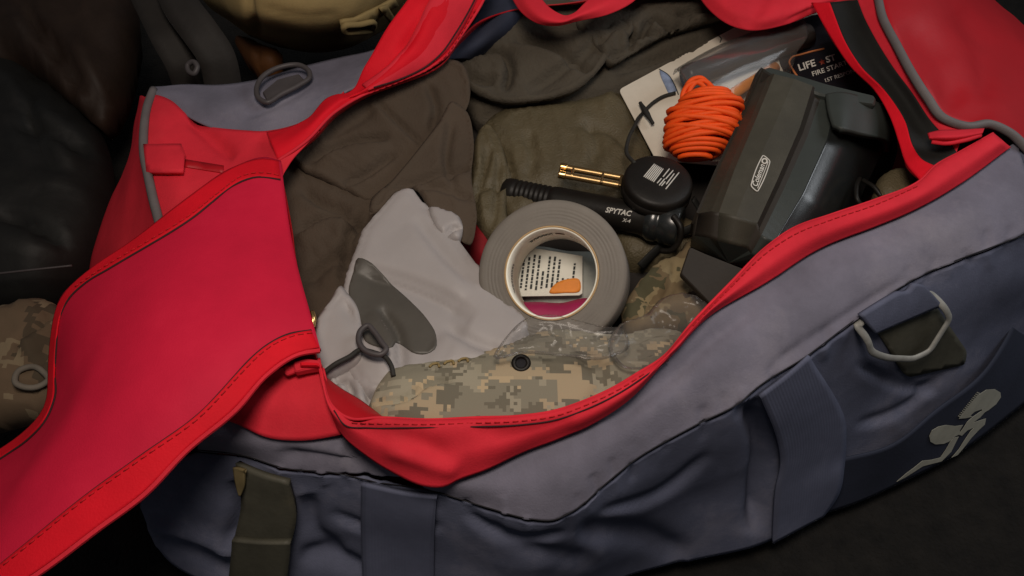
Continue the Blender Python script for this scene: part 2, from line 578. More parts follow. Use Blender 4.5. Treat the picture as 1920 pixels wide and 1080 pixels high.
def pillow(name, outline, z0, m, parent=None, grad=(0, 0), H=0.03, Hb=0.02, r=0.03, res=0.006, creases=(), wr=None, bulges=(), key=None,
           nb=90, corner=False, power=0.5, jit=0.0, smooth=True, cloth=None):
    """stuffed or folded soft body: an outline on a (sloping) plane, swollen up and down with rounded edges"""
    ol = np.array(outline, dtype=float) if corner else crom(outline, nb, closed=True)
    cx, cy = ol.mean(0)
    c0 = P(cx, cy, z0)
    n = Vector((-grad[0], -grad[1], 1)).normalized()
    ex = Vector((1, 0, grad[0])).normalized()
    ey = n.cross(ex)

    def onplane(px, py):
        d = ray(px, py)
        t = (c0 - CAM).dot(n) / d.dot(n)
        q = CAM + d * t - c0
        return (q.dot(ex), q.dot(ey))

    b = np.array([onplane(*q) for q in ol])
    if corner:
        bb = []
        for a, c in zip(b, np.roll(b, -1, 0)):
            k = max(1, int(np.linalg.norm(c - a) / (res * 1.2)))
            bb += [a + (c - a) * i / k for i in range(k)]
        b = np.array(bb)
    lo, hi = b.min(0), b.max(0)
    pts = []
    y = lo[1]
    row = 0
    while y < hi[1]:
        x = lo[0] + (0.5 * res if row % 2 else 0)
        while x < hi[0]:
            pts.append((x, y))
            x += res
        y += res * 0.866
        row += 1
    pts = np.array(pts)
    # inside test
    ins = np.zeros(len(pts), bool)
    for i in range(len(b)):
        a, c = b[i], b[(i + 1) % len(b)]
        k = ((a[1] > pts[:, 1]) != (c[1] > pts[:, 1]))
        xx = (c[0] - a[0]) * (pts[:, 1] - a[1]) / (c[1] - a[1] + 1e-12) + a[0]
        ins ^= k & (pts[:, 0] < xx)
    d, _, _ = seg_dist(pts, b, True)
    pts = pts[ins & (d > res * 0.55)]
    allp = np.vstack([b, pts])
    nbp = len(b)
    v2, _, f2, orig, _, _ = delaunay_2d_cdt([Vector(q) for q in allp], [], [list(range(nbp))], 1, 1e-7)
    q = np.array([tuple(v) for v in v2])
    d, _, _ = seg_dist(q, b, True)
    prof = (1 - (1 - np.clip(d / r, 0, 1)) ** 2) ** power
    base3 = [c0 + ex * float(a[0]) + ey * float(a[1]) for a in q]
    h = H * prof
    for (bx, by, br, bh) in bulges:
        u = np.array(onplane(bx, by))
        h = h + bh * np.exp(-((np.linalg.norm(q - u, axis=1)) / br) ** 2) * prof
    pxy = np.array([pix(v + n * float(k)) for v, k in zip(base3, h)])
    BV[(key or name) + '_s'] = BVHTree.FromPolygons([v + n * float(k) for v, k in zip(base3, h)], [tuple(f) for f in f2])
    if wr:
        ww = wr if isinstance(wr, list) else [wr]
        for one in ww:
            h = h + np.array([wrinkle(v, *one) for v in base3]) * np.clip(prof * 1.3, 0, 1)
    if jit:
        jr = random.Random(len(h))
        h = h + np.array([jr.uniform(-jit, jit) for _ in h]) * np.clip(prof, 0, 1)
    top = [v + n * float(k) for v, k in zip(base3, h)]
    isb = d < 1e-6
    if cloth:
        pin = isb | (d < 1e-6)
        top = drape(top, [tuple(f[:3]) for f in f2], n, pin, d, **cloth)
    if creases:
        cd_ = 1.35 * crease_disp(pxy, creases) * np.clip(prof * 1.5, 0, 1)
        top = [v + n * float(k) for v, k in zip(top, cd_)]
    verts = list(top)
    uvs = [tuple(a) for a in q]
    low = {}
    for i, v in enumerate(base3):
        if isb[i]:
            low[i] = i
        else:
            low[i] = len(verts)
            verts.append(v - n * float(Hb * prof[i]))
            uvs.append(tuple(q[i]))
    ft = [tuple(f) for f in f2]
    fix = []
    for f in ft:
        a, c, e = (top[i] for i in f[:3])
        fix.append(f if (c - a).cross(e - a).dot(n) > 0 else tuple(reversed(f)))
    faces = fix + [tuple(low[i] for i in reversed(f)) for f in fix if not all(isb[i] for i in f)]
    BV[key or name] = BVHTree.FromPolygons(top, fix)
    return link(name, verts, faces, m, parent, uvs, smooth)


def tube(name, pts, r, m, parent=None, n=60, sides=8, closed=False, taper=None, world=False, flat=1.0, build=True):
    p = [Vector(q) if world else P(*q) for q in pts]
    c = crom(p, n, closed) if len(p) > 2 else np.array([list(p[0].lerp(p[1], i / (n - 1))) for i in range(n)])
    # crom uses xy chord, good enough for cords
    c = [Vector(q) for q in c]
    verts, faces, uv = [], [], []
    up = Vector((0.13, 0.2, 0.97))
    for i, q in enumerate(c):
        a = c[(i - 1) % n] if closed or i > 0 else c[0]
        b = c[(i + 1) % n] if closed or i < n - 1 else c[-1]
        t = (b - a).normalized()
        u = up - t * up.dot(t)
        if u.length < 1e-4:
            u = Vector((1, 0, 0)).cross(t)
        u.normalize()
        s = t.cross(u)
        up = u
        rr = r * (taper(i / (n - 1)) if taper else 1)
        for k in range(sides):
            an = 2 * math.pi * k / sides
            verts.append(q + s * (rr * math.cos(an)) + u * (rr * flat * math.sin(an)))
            uv.append((i / n, k / sides))
    for i in range(n if closed else n - 1):
        j = (i + 1) % n
        for k in range(sides):
            l = (k + 1) % sides
            faces.append((i * sides + k, i * sides + l, j * sides + l, j * sides + k))
    if not closed:
        faces.append(tuple(reversed(range(sides))))
        faces.append(tuple(range((n - 1) * sides, n * sides)))
    if not build:
        return verts, faces
    return link(name, verts, faces, m, parent, uv)


def join(parts):
    V, F = [], []
    for v, f in parts:
        o = len(V)
        V += list(v)
        F += [tuple(o + i for i in q) for q in f]
    return V, F


def lathe(name, c, axis, prof, m, parent=None, seg=64, xref=None, closed=False, build=True):
    """profile of (radius, height along axis)"""
    a = Vector(axis).normalized()
    x = Vector(xref) if xref else Vector((0, 0, 1)).cross(a)
    if x.length < 1e-3:
        x = Vector((1, 0, 0))
    x = (x - a * x.dot(a)).normalized()
    y = a.cross(x)
    verts, faces = [], []
    np_ = len(prof)
    for i in range(seg):
        an = 2 * math.pi * i / seg
        for (r, h) in prof:
            verts.append(Vector(c) + (x * math.cos(an) + y * math.sin(an)) * r + a * h)
    rng = np_ if closed else np_ - 1
    for i in range(seg):
        j = (i + 1) % seg
        for k in range(rng):
            l = (k + 1) % np_
            faces.append((i * np_ + k, j * np_ + k, j * np_ + l, i * np_ + l))
    if not build:
        return verts, faces
    o = link(name, verts, faces, m, parent)
    return o


def cast(px, py, key, off):
    d = ray(px, py).normalized()
    keys = key if isinstance(key, (list, tuple)) else [key]
    best = None
    for k in keys:
        h = BV[k].ray_cast(CAM, d)
        if h[0] is not None and (best is None or h[3] < best[3]):
            best = h
    if best is None:
        bd = 9
        for i in range(90):
            q = CAM + d * (0.40 + 0.01 * i)
            for k in keys:
                h = BV[k].find_nearest(q)
                if h[0] is not None and h[3] < bd:
                    best, bd = h, h[3]
        return best[0] + (best[1] if best[1].dot(d) < 0 else -best[1]) * off
    nrm = best[1] if best[1].dot(d) < 0 else -best[1]
    return best[0] + nrm * off


def decal(name, poly, key, m, parent, off=0.0008, res=8, thick=0.0008, smooth=True):
    """thin piece laid on a built surface; poly in photo pixels"""
    b = np.array(poly, dtype=float)
    bb = []
    for a, c in zip(b, np.roll(b, -1, 0)):
        k = max(1, int(np.linalg.norm(c - a) / res))
        bb += [a + (c - a) * i / k for i in range(k)]
    b = np.array(bb)
    lo, hi = b.min(0), b.max(0)
    xs, ys = np.meshgrid(np.arange(lo[0], hi[0], res), np.arange(lo[1], hi[1], res))
    pts = np.stack([xs.ravel(), ys.ravel()], 1)
    ins = np.zeros(len(pts), bool)
    for i in range(len(b)):
        a, c = b[i], b[(i + 1) % len(b)]
        k = ((a[1] > pts[:, 1]) != (c[1] > pts[:, 1]))
        xx = (c[0] - a[0]) * (pts[:, 1] - a[1]) / (c[1] - a[1] + 1e-12) + a[0]
        ins ^= k & (pts[:, 0] < xx)
    if len(pts):
        d, _, _ = seg_dist(pts, b, True)
        pts = pts[ins & (d > res * 0.5)]
    allp = np.vstack([b, pts]) if len(pts) else b
    v2, _, f2, _, _, _ = delaunay_2d_cdt([Vector(q) for q in allp], [], [list(range(len(b)))], 1, 1e-6)
    verts = [cast(v.x, v.y, key, off) for v in v2]
    uv = [(v.x / 2200, v.y / 2200) for v in v2]
    faces = []
    for f in f2:
        a, c, e = (verts[i] for i in f[:3])
        k = (c - a).cross(e - a)
        faces.append(tuple(f) if k.dot(CAM - a) > 0 else tuple(reversed(f)))
    nr = normals(verts, faces)
    v3, f3 = shell(verts, faces, nr, thick)
    return link(name, v3, f3, m, parent, uv + uv, smooth)


def text_mesh(s, shear=0.0, bold=0.0):
    cu = bpy.data.curves.new('t', 'FONT')
    cu.body = s
    cu.size = 1
    cu.shear = shear
    cu.offset = bold
    cu.resolution_u = 3
    o = bpy.data.objects.new('t', cu)
    C.objects.link(o)
    dg = bpy.context.evaluated_depsgraph_get()
    me = bpy.data.meshes.new_from_object(o.evaluated_get(dg))
    v = [tuple(q.co) for q in me.vertices]
    f = [tuple(q.vertices) for q in me.polygons]
    bpy.data.objects.remove(o)
    bpy.data.curves.remove(cu)
    bpy.data.meshes.remove(me)
    return v, f


def lettering(name, s, p0, p1, hpx, key, m, parent, shear=0.0, bold=0.0, off=0.0012, up=None):
    """write s from photo point p0 to p1 with capital height hpx, lying on a built surface"""
    v, f = text_mesh(s, shear, bold)
    xs = [q[0] for q in v]
    ys = [q[1] for q in v]
    x0, x1 = min(xs), max(xs)
    y0, y1 = min(ys), max(ys)
    p0, p1 = np.array(p0, float), np.array(p1, float)
    e = p1 - p0
    if up is None:
        up = np.array([e[1], -e[0]]) / np.linalg.norm(e) * hpx
    else:
        up = np.array(up, float)
    verts = []
    for q in v:
        a = p0 + e * (q[0] - x0) / (x1 - x0) + up * (q[1] - y0) / (y1 - y0)
        verts.append(cast(a[0], a[1], key, off))
    faces = []
    for g in f:
        a, c, e2 = (verts[i] for i in g[:3])
        faces.append(g if (c - a).cross(e2 - a).dot(CAM - a) > 0 else tuple(reversed(g)))
    return link(name, verts, faces, m, parent, smooth=False)


def on(key, pts, off):
    return [cast(a, b, key, off) for a, b in pts]


def slab(name, poly, z0, m, parent=None, thick=0.004, grad=(0, 0), bev=0.0012, key=None, origin=None):
    """rigid flat piece with a bevelled edge; poly in photo pixels on a sloping plane"""
    ol = np.array(poly, float)
    o0 = origin if origin else tuple(ol.mean(0))
    c0 = P(o0[0], o0[1], z0)
    n = Vector((-grad[0], -grad[1], 1)).normalized()
    top = []
    for q in ol:
        d = ray(*q)
        top.append(CAM + d * ((c0 - CAM).dot(n) / d.dot(n)))
    k = len(top)
    cen = sum(top, Vector()) / k
    inn = [v + (cen - v).normalized() * bev for v in top]
    verts = inn + [v - n * bev for v in top] + [v - n * thick for v in top]
    ar = sum(((top[(i + 1) % k] - top[0]).cross(top[(i + 2) % k] - top[0]) for i in range(k - 2)), Vector())
    od = list(range(k))
    faces = [tuple(od)]
    for L in range(2):
        for i in range(k):
            j = (i + 1) % k
            faces.append((L * k + j, L * k + i, (L + 1) * k + i, (L + 1) * k + j))
    faces.append(tuple(reversed([2 * k + i for i in od])))
    if ar.dot(n) < 0:
        faces = [tuple(reversed(f)) for f in faces]
    if key:
        tri = [(0, i, i + 1) for i in range(1, k - 1)]
        BV[key] = BVHTree.FromPolygons(inn, tri)
    return link(name, verts, faces, m, parent, smooth=False)


def rounded(poly, rad, seg=4):
    out = []
    p = [np.array(q, float) for q in poly]
    for i in range(len(p)):
        a, b, c = p[i - 1], p[i], p[(i + 1) % len(p)]
        r1 = min(rad, np.linalg.norm(a - b) * 0.45)
        r2 = min(rad, np.linalg.norm(c - b) * 0.45)
        s = b + (a - b) / np.linalg.norm(a - b) * r1
        e = b + (c - b) / np.linalg.norm(c - b) * r2
        for k in range(seg + 1):
            t = k / seg
            out.append(tuple((1 - t) ** 2 * s + 2 * t * (1 - t) * b + t * t * e))
    return out



def band(name, ca, cb, key, m, parent, off=0.0016, thick=0.0012, n=60, k=5, bulge=0.0, sm=3):
    """ribbon between two photo curves, laid on a built surface"""
    a = crom(ca, n)
    b = crom(cb, n)
    rows = []
    for j in range(k):
        t = j / (k - 1)
        o_ = off + bulge * math.sin(math.pi * t)
        rows.append([tuple(cast(*(p * (1 - t) + q * t), key, o_)) for p, q in zip(a, b)])
    g = np.array(rows)
    for _ in range(sm):
        h = g.copy()
        h[:, 1:-1] = 0.5 * g[:, 1:-1] + 0.25 * (g[:, 2:] + g[:, :-2])
        g = h.copy()
        g[1:-1] = 0.6 * h[1:-1] + 0.2 * (h[2:] + h[:-2])
    return surf(name, [[tuple(q) for q in r] for r in g], m, parent, n, max(8, k * 2), thick, px=False)


def stitches(name, pts, m, parent, L=0.0042, gap=0.0024, r=0.0005):
    """row of thread dashes along world points"""
    c = [Vector(q) for q in crom([tuple(q) for q in pts], 400)]
    cum = [0]
    for i in range(1, len(c)):
        cum.append(cum[-1] + (c[i] - c[i - 1]).length)

    def at(s_):
        i = min(max(int(np.searchsorted(cum, s_)), 1), len(c) - 1)
        t = (s_ - cum[i - 1]) / (cum[i] - cum[i - 1] + 1e-9)
        return c[i - 1].lerp(c[i], t)
    parts = []
    s_ = 0
    while s_ + L < cum[-1]:
        parts.append(tube('', [tuple(at(s_)), tuple(at(s_ + L))], r, m, None, 2, 4, world=True, build=False))
        s_ += L + gap
    V, F_ = join(parts)
    o = link(name, V, F_, m, parent)
    o['kind'] = 'stuff'
    return o

# ================================================================== SETTING
gs = 6.0
fl = link('floor', [(-gs, -gs, 0), (gs, -gs, 0), (gs, gs, 0), (-gs, gs, 0)], [(0, 1, 2, 3)], FLOOR, smooth=False)
fl['kind'] = 'structure'

# ================================================================== DUFFEL BAG
bag = thing('duffel_bag', 'large open red, grey and slate blue dive duffel bag packed with gear', 'duffel bag', P(1000, 560, 0.0))
A = [(598, 672, .240), (606, 715, .237), (622, 760, .234), (654, 784, .233), (710, 783, .235), (800, 787, .237), (892, 783, .239), (975, 780, .241),
     (1037, 771, .243), (1100, 750, .246), (1150, 727, .249), (1195, 700, .252), (1240, 672, .256), (1297, 606, .262), (1370, 530, .270), (1441, 460, .276),
     (1484, 430, .279), (1560, 402, .280), (1640, 375, .281), (1726, 338, .282), (1752, 312, .283), (1800, 285, .284), (1862, 250, .284)]
B = [(600, 700, .232), (620, 770, .224), (642, 815, .219), (683, 852, .215), (746, 892, .212), (800, 912, .210), (833, 912, .210), (858, 900, .211), (908, 882, .214),
     (975, 850, .219), (1058, 819, .226), (1121, 788, .233), (1175, 752, .240), (1240, 687, .2525), (1326, 598, .261), (1429, 535, .265), (1550, 460, .268),
     (1640, 425, .270), (1700, 400, .272), (1800, 345, .275), (1895, 276, .276)]
Bg = [(370, 800, .206), (440, 785, .208), (510, 808, .206), (580, 812, .205), (650, 820, .203), (740, 865, .202), (830, 880, .203), (908, 862, .207), (975, 836, .213),
      (1058, 806, .220), (1121, 777, .227), (1175, 742, .234), (1240, 679, .247), (1326, 590, .257), (1429, 525, .261), (1550, 452, .264),
      (1640, 417, .266), (1700, 392, .268), (1800, 338, .271), (1905, 266, .272)]
CC = [(371, 844, .172), (456, 854, .178), (537, 879, .183), (626, 887, .187), (700, 897, .189), (817, 923, .190), (912, 952, .190), (996, 974, .190), (1037, 976, .190),
      (1067, 963, .192), (1142, 902, .200), (1196, 859, .207), (1250, 827, .213), (1308, 796, .220), (1392, 752, .230), (1412, 734, .233), (1515, 667, .240),
      (1584, 615, .245), (1711, 526, .250), (1871, 460, .250), (1960, 420, .250)]
Gm = [tuple(0.5 * (np.array(a) + np.array(b)) + np.array([0, 0, .006])) for a, b in zip(crom(Bg, 16), crom(CC, 16))]
pk = random.Random(12)
PUCK = []
for q in crom([(a, b) for a, b, c in CC], 46)[4:]:
    dx, ln = pk.uniform(-14, 10), pk.uniform(14, 42)
    PUCK.append(([(q[0], q[1] + 6), (q[0] + dx, q[1] - ln)], pk.uniform(-.0016, .0022), pk.uniform(5, 9)))
    PUCK.append(([(q[0], q[1] - 6), (q[0] - dx, q[1] + ln)], pk.uniform(-.0020, .0026), pk.uniform(5, 9)))
surf('upper_front_panel', [Bg, Gm, CC], GREY, bag, 260, 30, 0.002, key='gfront',
     creases=PUCK + [([(640, 842), (720, 868), (800, 900)], 0.014, 30), ([(520, 850), (620, 862), (700, 880)], 0.006, 14),
              ([(1130, 800), (1260, 705), (1330, 640), (1420, 575)], 0.0045, 16), ([(1440, 690), (1560, 610), (1700, 520)], 0.003, 10)],
     wr=(0.0016, 13, 0.5, 2.0, 3))
CL = [(a, b + 4, c - .004) for a, b, c in CC]
M1 = [(318, 868, .160), (450, 890, .160), (537, 915, .160), (626, 925, .163), (700, 935, .165), (817, 965, .165), (996, 1012, .162), (1040, 1010, .162), (1142, 945, .172),
      (1250, 872, .182), (1392, 805, .195), (1500, 735, .200), (1600, 672, .205), (1730, 592, .212), (1890, 520, .212), (1975, 478, .210)]
M2 = [(275, 905, .130), (400, 965, .120), (530, 990, .115), (700, 1010, .115), (817, 1035, .115), (1000, 1078, .110), (1100, 1045, .110), (1200, 980, .115),
      (1308, 925, .120), (1420, 885, .122), (1540, 812, .130), (1650, 742, .138), (1770, 680, .142), (1900, 595, .145), (1990, 545, .145)]
D0 = [(262, 950, .095), (310, 1045, .05), (430, 1110, .03), (700, 1170, .025), (1000, 1150, .025), (1183, 1077, .025), (1300, 1050, .025), (1441, 1013, .025),
      (1560, 940, .025), (1682, 880, .025), (1800, 815, .025), (1930, 700, .03), (2020, 640, .03)]
surf('lower_front_panel', [CL, M1, M2, D0], BLUE, bag, 260, 50, 0.002, key='bfront',
     creases=PUCK + [([(620, 960), (700, 990), (830, 985)], .004, 9, .004, 20), ([(870, 960), (960, 1010), (1060, 1000)], .005, 9, .004, 22), ([(1120, 960), (1220, 930), (1330, 850)], .004, 10, .004, 25), ([(1600, 680), (1680, 720), (1760, 730)], .004, 9, .003, 20), ([(1600, 800), (1680, 770), (1770, 700)], .004, 9, .003, 20), ([(280, 975), (350, 1000), (450, 1045)], -0.010, 16), ([(300, 1010), (380, 1035), (440, 1070)], 0.012, 20),
              ([(440, 900), (445, 960), (430, 1030)], 0.010, 16), ([(575, 925), (590, 1000), (640, 1040)], 0.008, 18), ([(560, 1040), (640, 1050), (690, 1075)], 0.010, 16),
              ([(1405, 750), (1432, 830), (1425, 900), (1415, 1000)], 0.016, 18), ([(1080, 1000), (1200, 1000), (1290, 1045)], 0.008, 22),
              ([(900, 980), (1000, 1030), (1120, 1050)], 0.005, 16)],
     wr=(0.0022, 14, 0.4, 1.8, 9))
K1 = [(1545, 870, .088), (1576, 862, .088), (1670, 836, .092), (1757, 770, .102), (1843, 700, .114), (1889, 632, .128), (1930, 540, .150), (1970, 500, .16)]
K2 = [(1530, 968, .020), (1600, 945, .020), (1690, 905, .020), (1800, 848, .020), (1880, 790, .022), (1950, 735, .024), (2010, 680, .026), (2040, 650, .026)]
surf('navy_front_panel', [K1, K2], NAVY, bag, 50, 16, 0.002, key='navy', wr=(0.001, 14, 0.4, 2, 4))  # navy colour also holds the shade where the front turns under
KS = surf('front_gusset', [[(a, b + 1, c - .005) for a, b, c in A], A, [tuple(0.5 * (np.array(a) + np.array(b)) + np.array([0, 0, .007])) for a, b in zip(crom(A, 18), crom(B, 18))], B],
          RED, bag, 170, 24, 0.0016, key='gusset',
          creases=[([(720, 838), (790, 862), (860, 885)], -0.004, 16), ([(640, 790), (720, 812), (800, 835), (850, 872)], 0.004, 22), ([(880, 800), (960, 815), (1080, 790)], 0.003, 20)],
          wr=(0.0012, 18, 0.3, 2.2, 1))
# zip coil edge along the rim
tube('rim_binding', [(a, b, c + .0005) for a, b, c in A], 0.0011, RED, bag, 200, 8)
tube('rim_seam', on('gusset', [(626, 770), (648, 797), (690, 802), (760, 802), (892, 800), (975, 796), (1040, 787), (1105, 765), (1160, 738), (1210, 706), (1252, 675)], 0.0006), 0.0006, SEAM, bag, 120, 6, world=True)
tube('panel_seam', on(['gfront', 'bfront'], [(a, b - 1) for a, b, c in CC], 0.0003), 0.0005, SEAMB, bag, 200, 6, world=True)
surf('side_gusset', [[(420, 740, .222), (520, 696, .228), (575, 682, .232), (608, 690, .234)], [(425, 770, .216), (510, 765, .222), (570, 765, .224), (630, 770, .224)],
                     [(418, 785, .209), (440, 793, .210), (510, 822, .208), (564, 826, .208), (650, 813, .212)]], RED, bag, 50, 16, 0.0015, wr=(0.003, 20, 0.9, 1.8, 5))


def wall(name, curve, dx, dy, zb, m, rows=3, th=0.0015, wr=(0.004, 12, 0, 1, 2)):
    w0 = [P(*q) for q in curve]
    R = []
    for k in range(rows + 1):
        t = k / rows
        R.append([(v.x + dx * t, v.y + dy * t, v.z * (1 - t) + zb * t) for v in w0])
    return surf(name, R, m, bag, 70, 16, th, px=False, wr=wr)


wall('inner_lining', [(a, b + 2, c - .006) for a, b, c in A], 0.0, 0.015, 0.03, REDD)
# bag floor
fv = [P(a, b, .012) for a, b in [(330, 560), (420, 900), (1000, 940), (1350, 760), (1780, 470), (1700, 260), (1000, 220), (480, 330)]]
link('bag_bottom', fv + [v - Vector((0, 0, .006)) for v in fv], [tuple(range(8)), tuple(reversed(range(8, 16)))] + [(i, i + 8, (i + 1) % 8 + 8, (i + 1) % 8) for i in range(8)], REDD, bag, smooth=False)

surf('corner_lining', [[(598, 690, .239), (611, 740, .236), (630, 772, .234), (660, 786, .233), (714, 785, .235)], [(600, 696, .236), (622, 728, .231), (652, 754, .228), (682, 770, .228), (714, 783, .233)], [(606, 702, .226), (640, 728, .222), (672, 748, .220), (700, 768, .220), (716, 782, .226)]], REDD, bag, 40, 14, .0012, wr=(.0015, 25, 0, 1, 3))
# ---- left end
G = [(288, 168, .226), (276, 200, .229), (270, 240, .231), (270, 290, .232), (278, 330, .232), (286, 368, .231), (298, 415, .228), (312, 480, .222), (325, 600, .205), (330, 750, .19), (345, 840, .175)]
surf('end_panel', [[(a, b, c - .002) for a, b, c in G], [(277, 180, .215), (262, 210, .205), (254, 260, .19), (244, 310, .18), (235, 350, .17), (225, 400, .16), (215, 470, .15), (230, 620, .15), (250, 760, .14), (300, 850, .13)],
                   [(268, 180, .185), (254, 230, .165), (245, 290, .145), (226, 340, .125), (210, 372, .110), (190, 430, .095), (174, 485, .08), (190, 640, .08), (220, 800, .08), (265, 920, .08)],
                   [(285, 200, .03), (275, 240, .03), (265, 300, .02), (250, 360, .015), (230, 420, .01), (200, 480, .01), (180, 540, .01), (200, 690, .01), (230, 860, .01), (300, 1010, .01)]],
     RED, bag, 70, 30, 0.0018, wr=(0.003, 14, 1.2, 2, 6))
tube('end_piping', [(a, b, c + .002) for a, b, c in G], 0.0042, PIPE, bag, 90, 10)
R1 = [(283, 178, .227), (300, 180, .229), (320, 188, .229), (350, 215, .227), (390, 235, .226), (450, 245, .227), (510, 245, .230), (560, 232, .235), (600, 210, .241), (645, 172, .247)]
surf('left_gusset', [R1, [(271, 240, .230), (300, 242, .234), (345, 258, .229), (400, 275, .226), (470, 280, .231), (540, 262, .238), (590, 240, .242), (636, 200, .247)],
                     [(271, 300, .230), (320, 305, .236), (380, 315, .231), (440, 320, .230), (490, 312, .235), (525, 300, .240), (560, 280, .241), (622, 216, .246)],
                     [(288, 380, .228), (340, 385, .236), (400, 395, .235), (450, 385, .235), (490, 350, .236), (522, 312, .238), (555, 288, .240), (618, 222, .245)],
                     [(315, 480, .220), (380, 490, .232), (450, 500, .234), (500, 470, .234), (525, 400, .234), (530, 330, .236), (550, 294, .238), (616, 226, .244)]],
     RED, bag, 70, 40, 0.0015, key='lgus', creases=[([(350, 215), (385, 250), (440, 298)], 0.007, 14, 0.003, 30), ([(470, 262), (540, 262), (600, 235)], 0.003, 12)], wr=(0.0014, 16, 0.3, 2, 8))
T = [(281, 166, .224), (340, 160, .224), (410, 160, .223), (480, 150, .222), (560, 127, .222), (640, 108, .224), (700, 95, .228), (770, 58, .24)]
surf('back_panel', [T, [(282, 172, .227), (345, 178, .229), (400, 195, .229), (470, 200, .230), (545, 185, .231), (620, 155, .233), (680, 125, .236), (762, 70, .244)],
                    [(a, b + 3, c - .002) for a, b, c in R1] + [(700, 150, .245), (760, 100, .25)]], GREY, bag, 80, 22, 0.002, key='back',
     creases=[([(455, 222), (540, 185), (585, 160)], 0.003, 8)], wr=(0.0025, 12, 0.2, 2, 3))
wall('back_outer', T, 0.0, 0.03, 0.01, GREY)
# handle ring on the back panel
rp = [(481, 168), (497, 140), (525, 126), (560, 122), (578, 132), (580, 146), (560, 160), (525, 178), (500, 192), (487, 186)]
tube('back_ring', [(a, b, .238) for a, b in rp], 0.0027, DMETAL, bag, 80, 10, closed=True)
rt = [(492, 172), (520, 148), (560, 138), (572, 150), (520, 178), (500, 188)]
slab('ring_tab', rt, .234, DMETAL, bag, .004)
# zip end tab and zip on the left gusset
decal('zip_end_tab', [(277, 279), (340, 281), (347, 300), (345, 332), (283, 330)], 'lgus', RED, bag, 0.007, 8, 0.004)
decal('zip_strip', [(345, 300), (420, 312), (420, 326), (345, 314)], 'lgus', REDD, bag, 0.0012, 8, 0.0008)

# ---- back opening band and neighbours
E = [(500, 249, .232), (545, 238, .236), (578, 222, .240), (613, 185, .246), (652, 170, .250), (687, 120, .268), (725, 54, .288), (764, 0, .302), (800, -55, .315)]
F = [(521, 301, .240), (545, 286, .242), (570, 268, .243), (628, 210, .248), (679, 179, .251), (718, 163, .253), (803, 128, .256), (835, 106, .260), (862, 70, .268), (900, 12, .283), (930, -55, .298)]
Emid = [tuple(0.5 * (np.array(a) + np.array(b)) + np.array([0, 0, .006])) for a, b in zip(crom(E, 14), crom(F, 14))]
surf('back_gusset', [E, Emid, F], REDH, bag, 110, 26, 0.0016, key='band',
     creases=[([(640, 185), (690, 150), (735, 110), (790, 40)], 0.004, 14, 0.003, 30), ([(750, 100), (775, 60), (800, 10)], 0.004, 9)], wr=(0.0014, 20, 0.8, 2.4, 2))
band('back_facing', [(680, 160), (742, 112), (772, 66), (802, 8), (830, -35)], [(690, 168), (800, 124), (834, 98), (858, 66), (905, -25)], 'band', RED, bag, 0.0016)
tube('band_seam', on('band', [(700, 163), (760, 142), (800, 122), (826, 100), (850, 66), (884, 8), (900, -25)], 0.002), 0.0008, SEAM, bag, 80, 6, world=True)
tube('band_edge', [(a, b, c + .0005) for a, b, c in F], 0.0016, RED, bag, 110, 8)
surf('navy_back_flap', [[(835, 112, .236), (866, 76, .240), (905, 15, .248), (930, -40, .255)], [(870, 108, .226), (905, 80, .236), (950, 30, .246), (980, -40, .255)], [(885, 112, .214), (930, 84, .218), (985, 40, .225), (1040, -40, .24)]],
     NAVY, bag, 50, 20, 0.0018, wr=(0.006, 18, 0.9, 2, 5))
surf('back_rim_loop', [[(950, -35, .272), (962, 0, .271), (980, 26, .269), (1005, 43, .267), (1044, 48, .266), (1083, 40, .267), (1141, 27, .270), (1185, 5, .274), (1220, -30, .279)],
                       [(975, -35, .280), (985, 0, .279), (1003, 22, .277), (1025, 36, .275), (1050, 41, .274), (1083, 30, .275), (1120, 15, .278), (1155, -5, .281), (1185, -40, .286)],
                       [(1000, -40, .279), (1017, 0, .278), (1030, 14, .276), (1045, 24, .275), (1060, 29, .274), (1078, 23, .275), (1090, 12, .276), (1103, -2, .278), (1115, -45, .281)]],
     RED, bag, 90, 20, 0.002, wr=(0.001, 20, 0, 2, 4))
surf('back_rim_flap', [[(1300, -40, .272), (1315, 0, .268), (1335, 24, .265), (1368, 47, .263), (1405, 57, .262), (1466, 48, .264), (1531, 23, .268), (1580, 9, .272), (1625, -8, .276)],
                       [(1320, -40, .280), (1340, -4, .277), (1368, 18, .275), (1400, 30, .274), (1440, 34, .274), (1480, 24, .275), (1540, 4, .278), (1585, -5, .280), (1630, -30, .282)],
                       [(1330, -75, .286), (1400, -50, .284), (1440, -40, .284), (1480, -40, .284), (1560, -45, .285), (1640, -70, .286)]],
     RED, bag, 90, 26, 0.002, creases=[([(1395, 50), (1420, 20), (1440, -30)], 0.003, 14), ([(1470, 40), (1530, 14), (1590, -4)], 0.002, 4)], wr=(0.002, 16, 0.3, 2, 7))

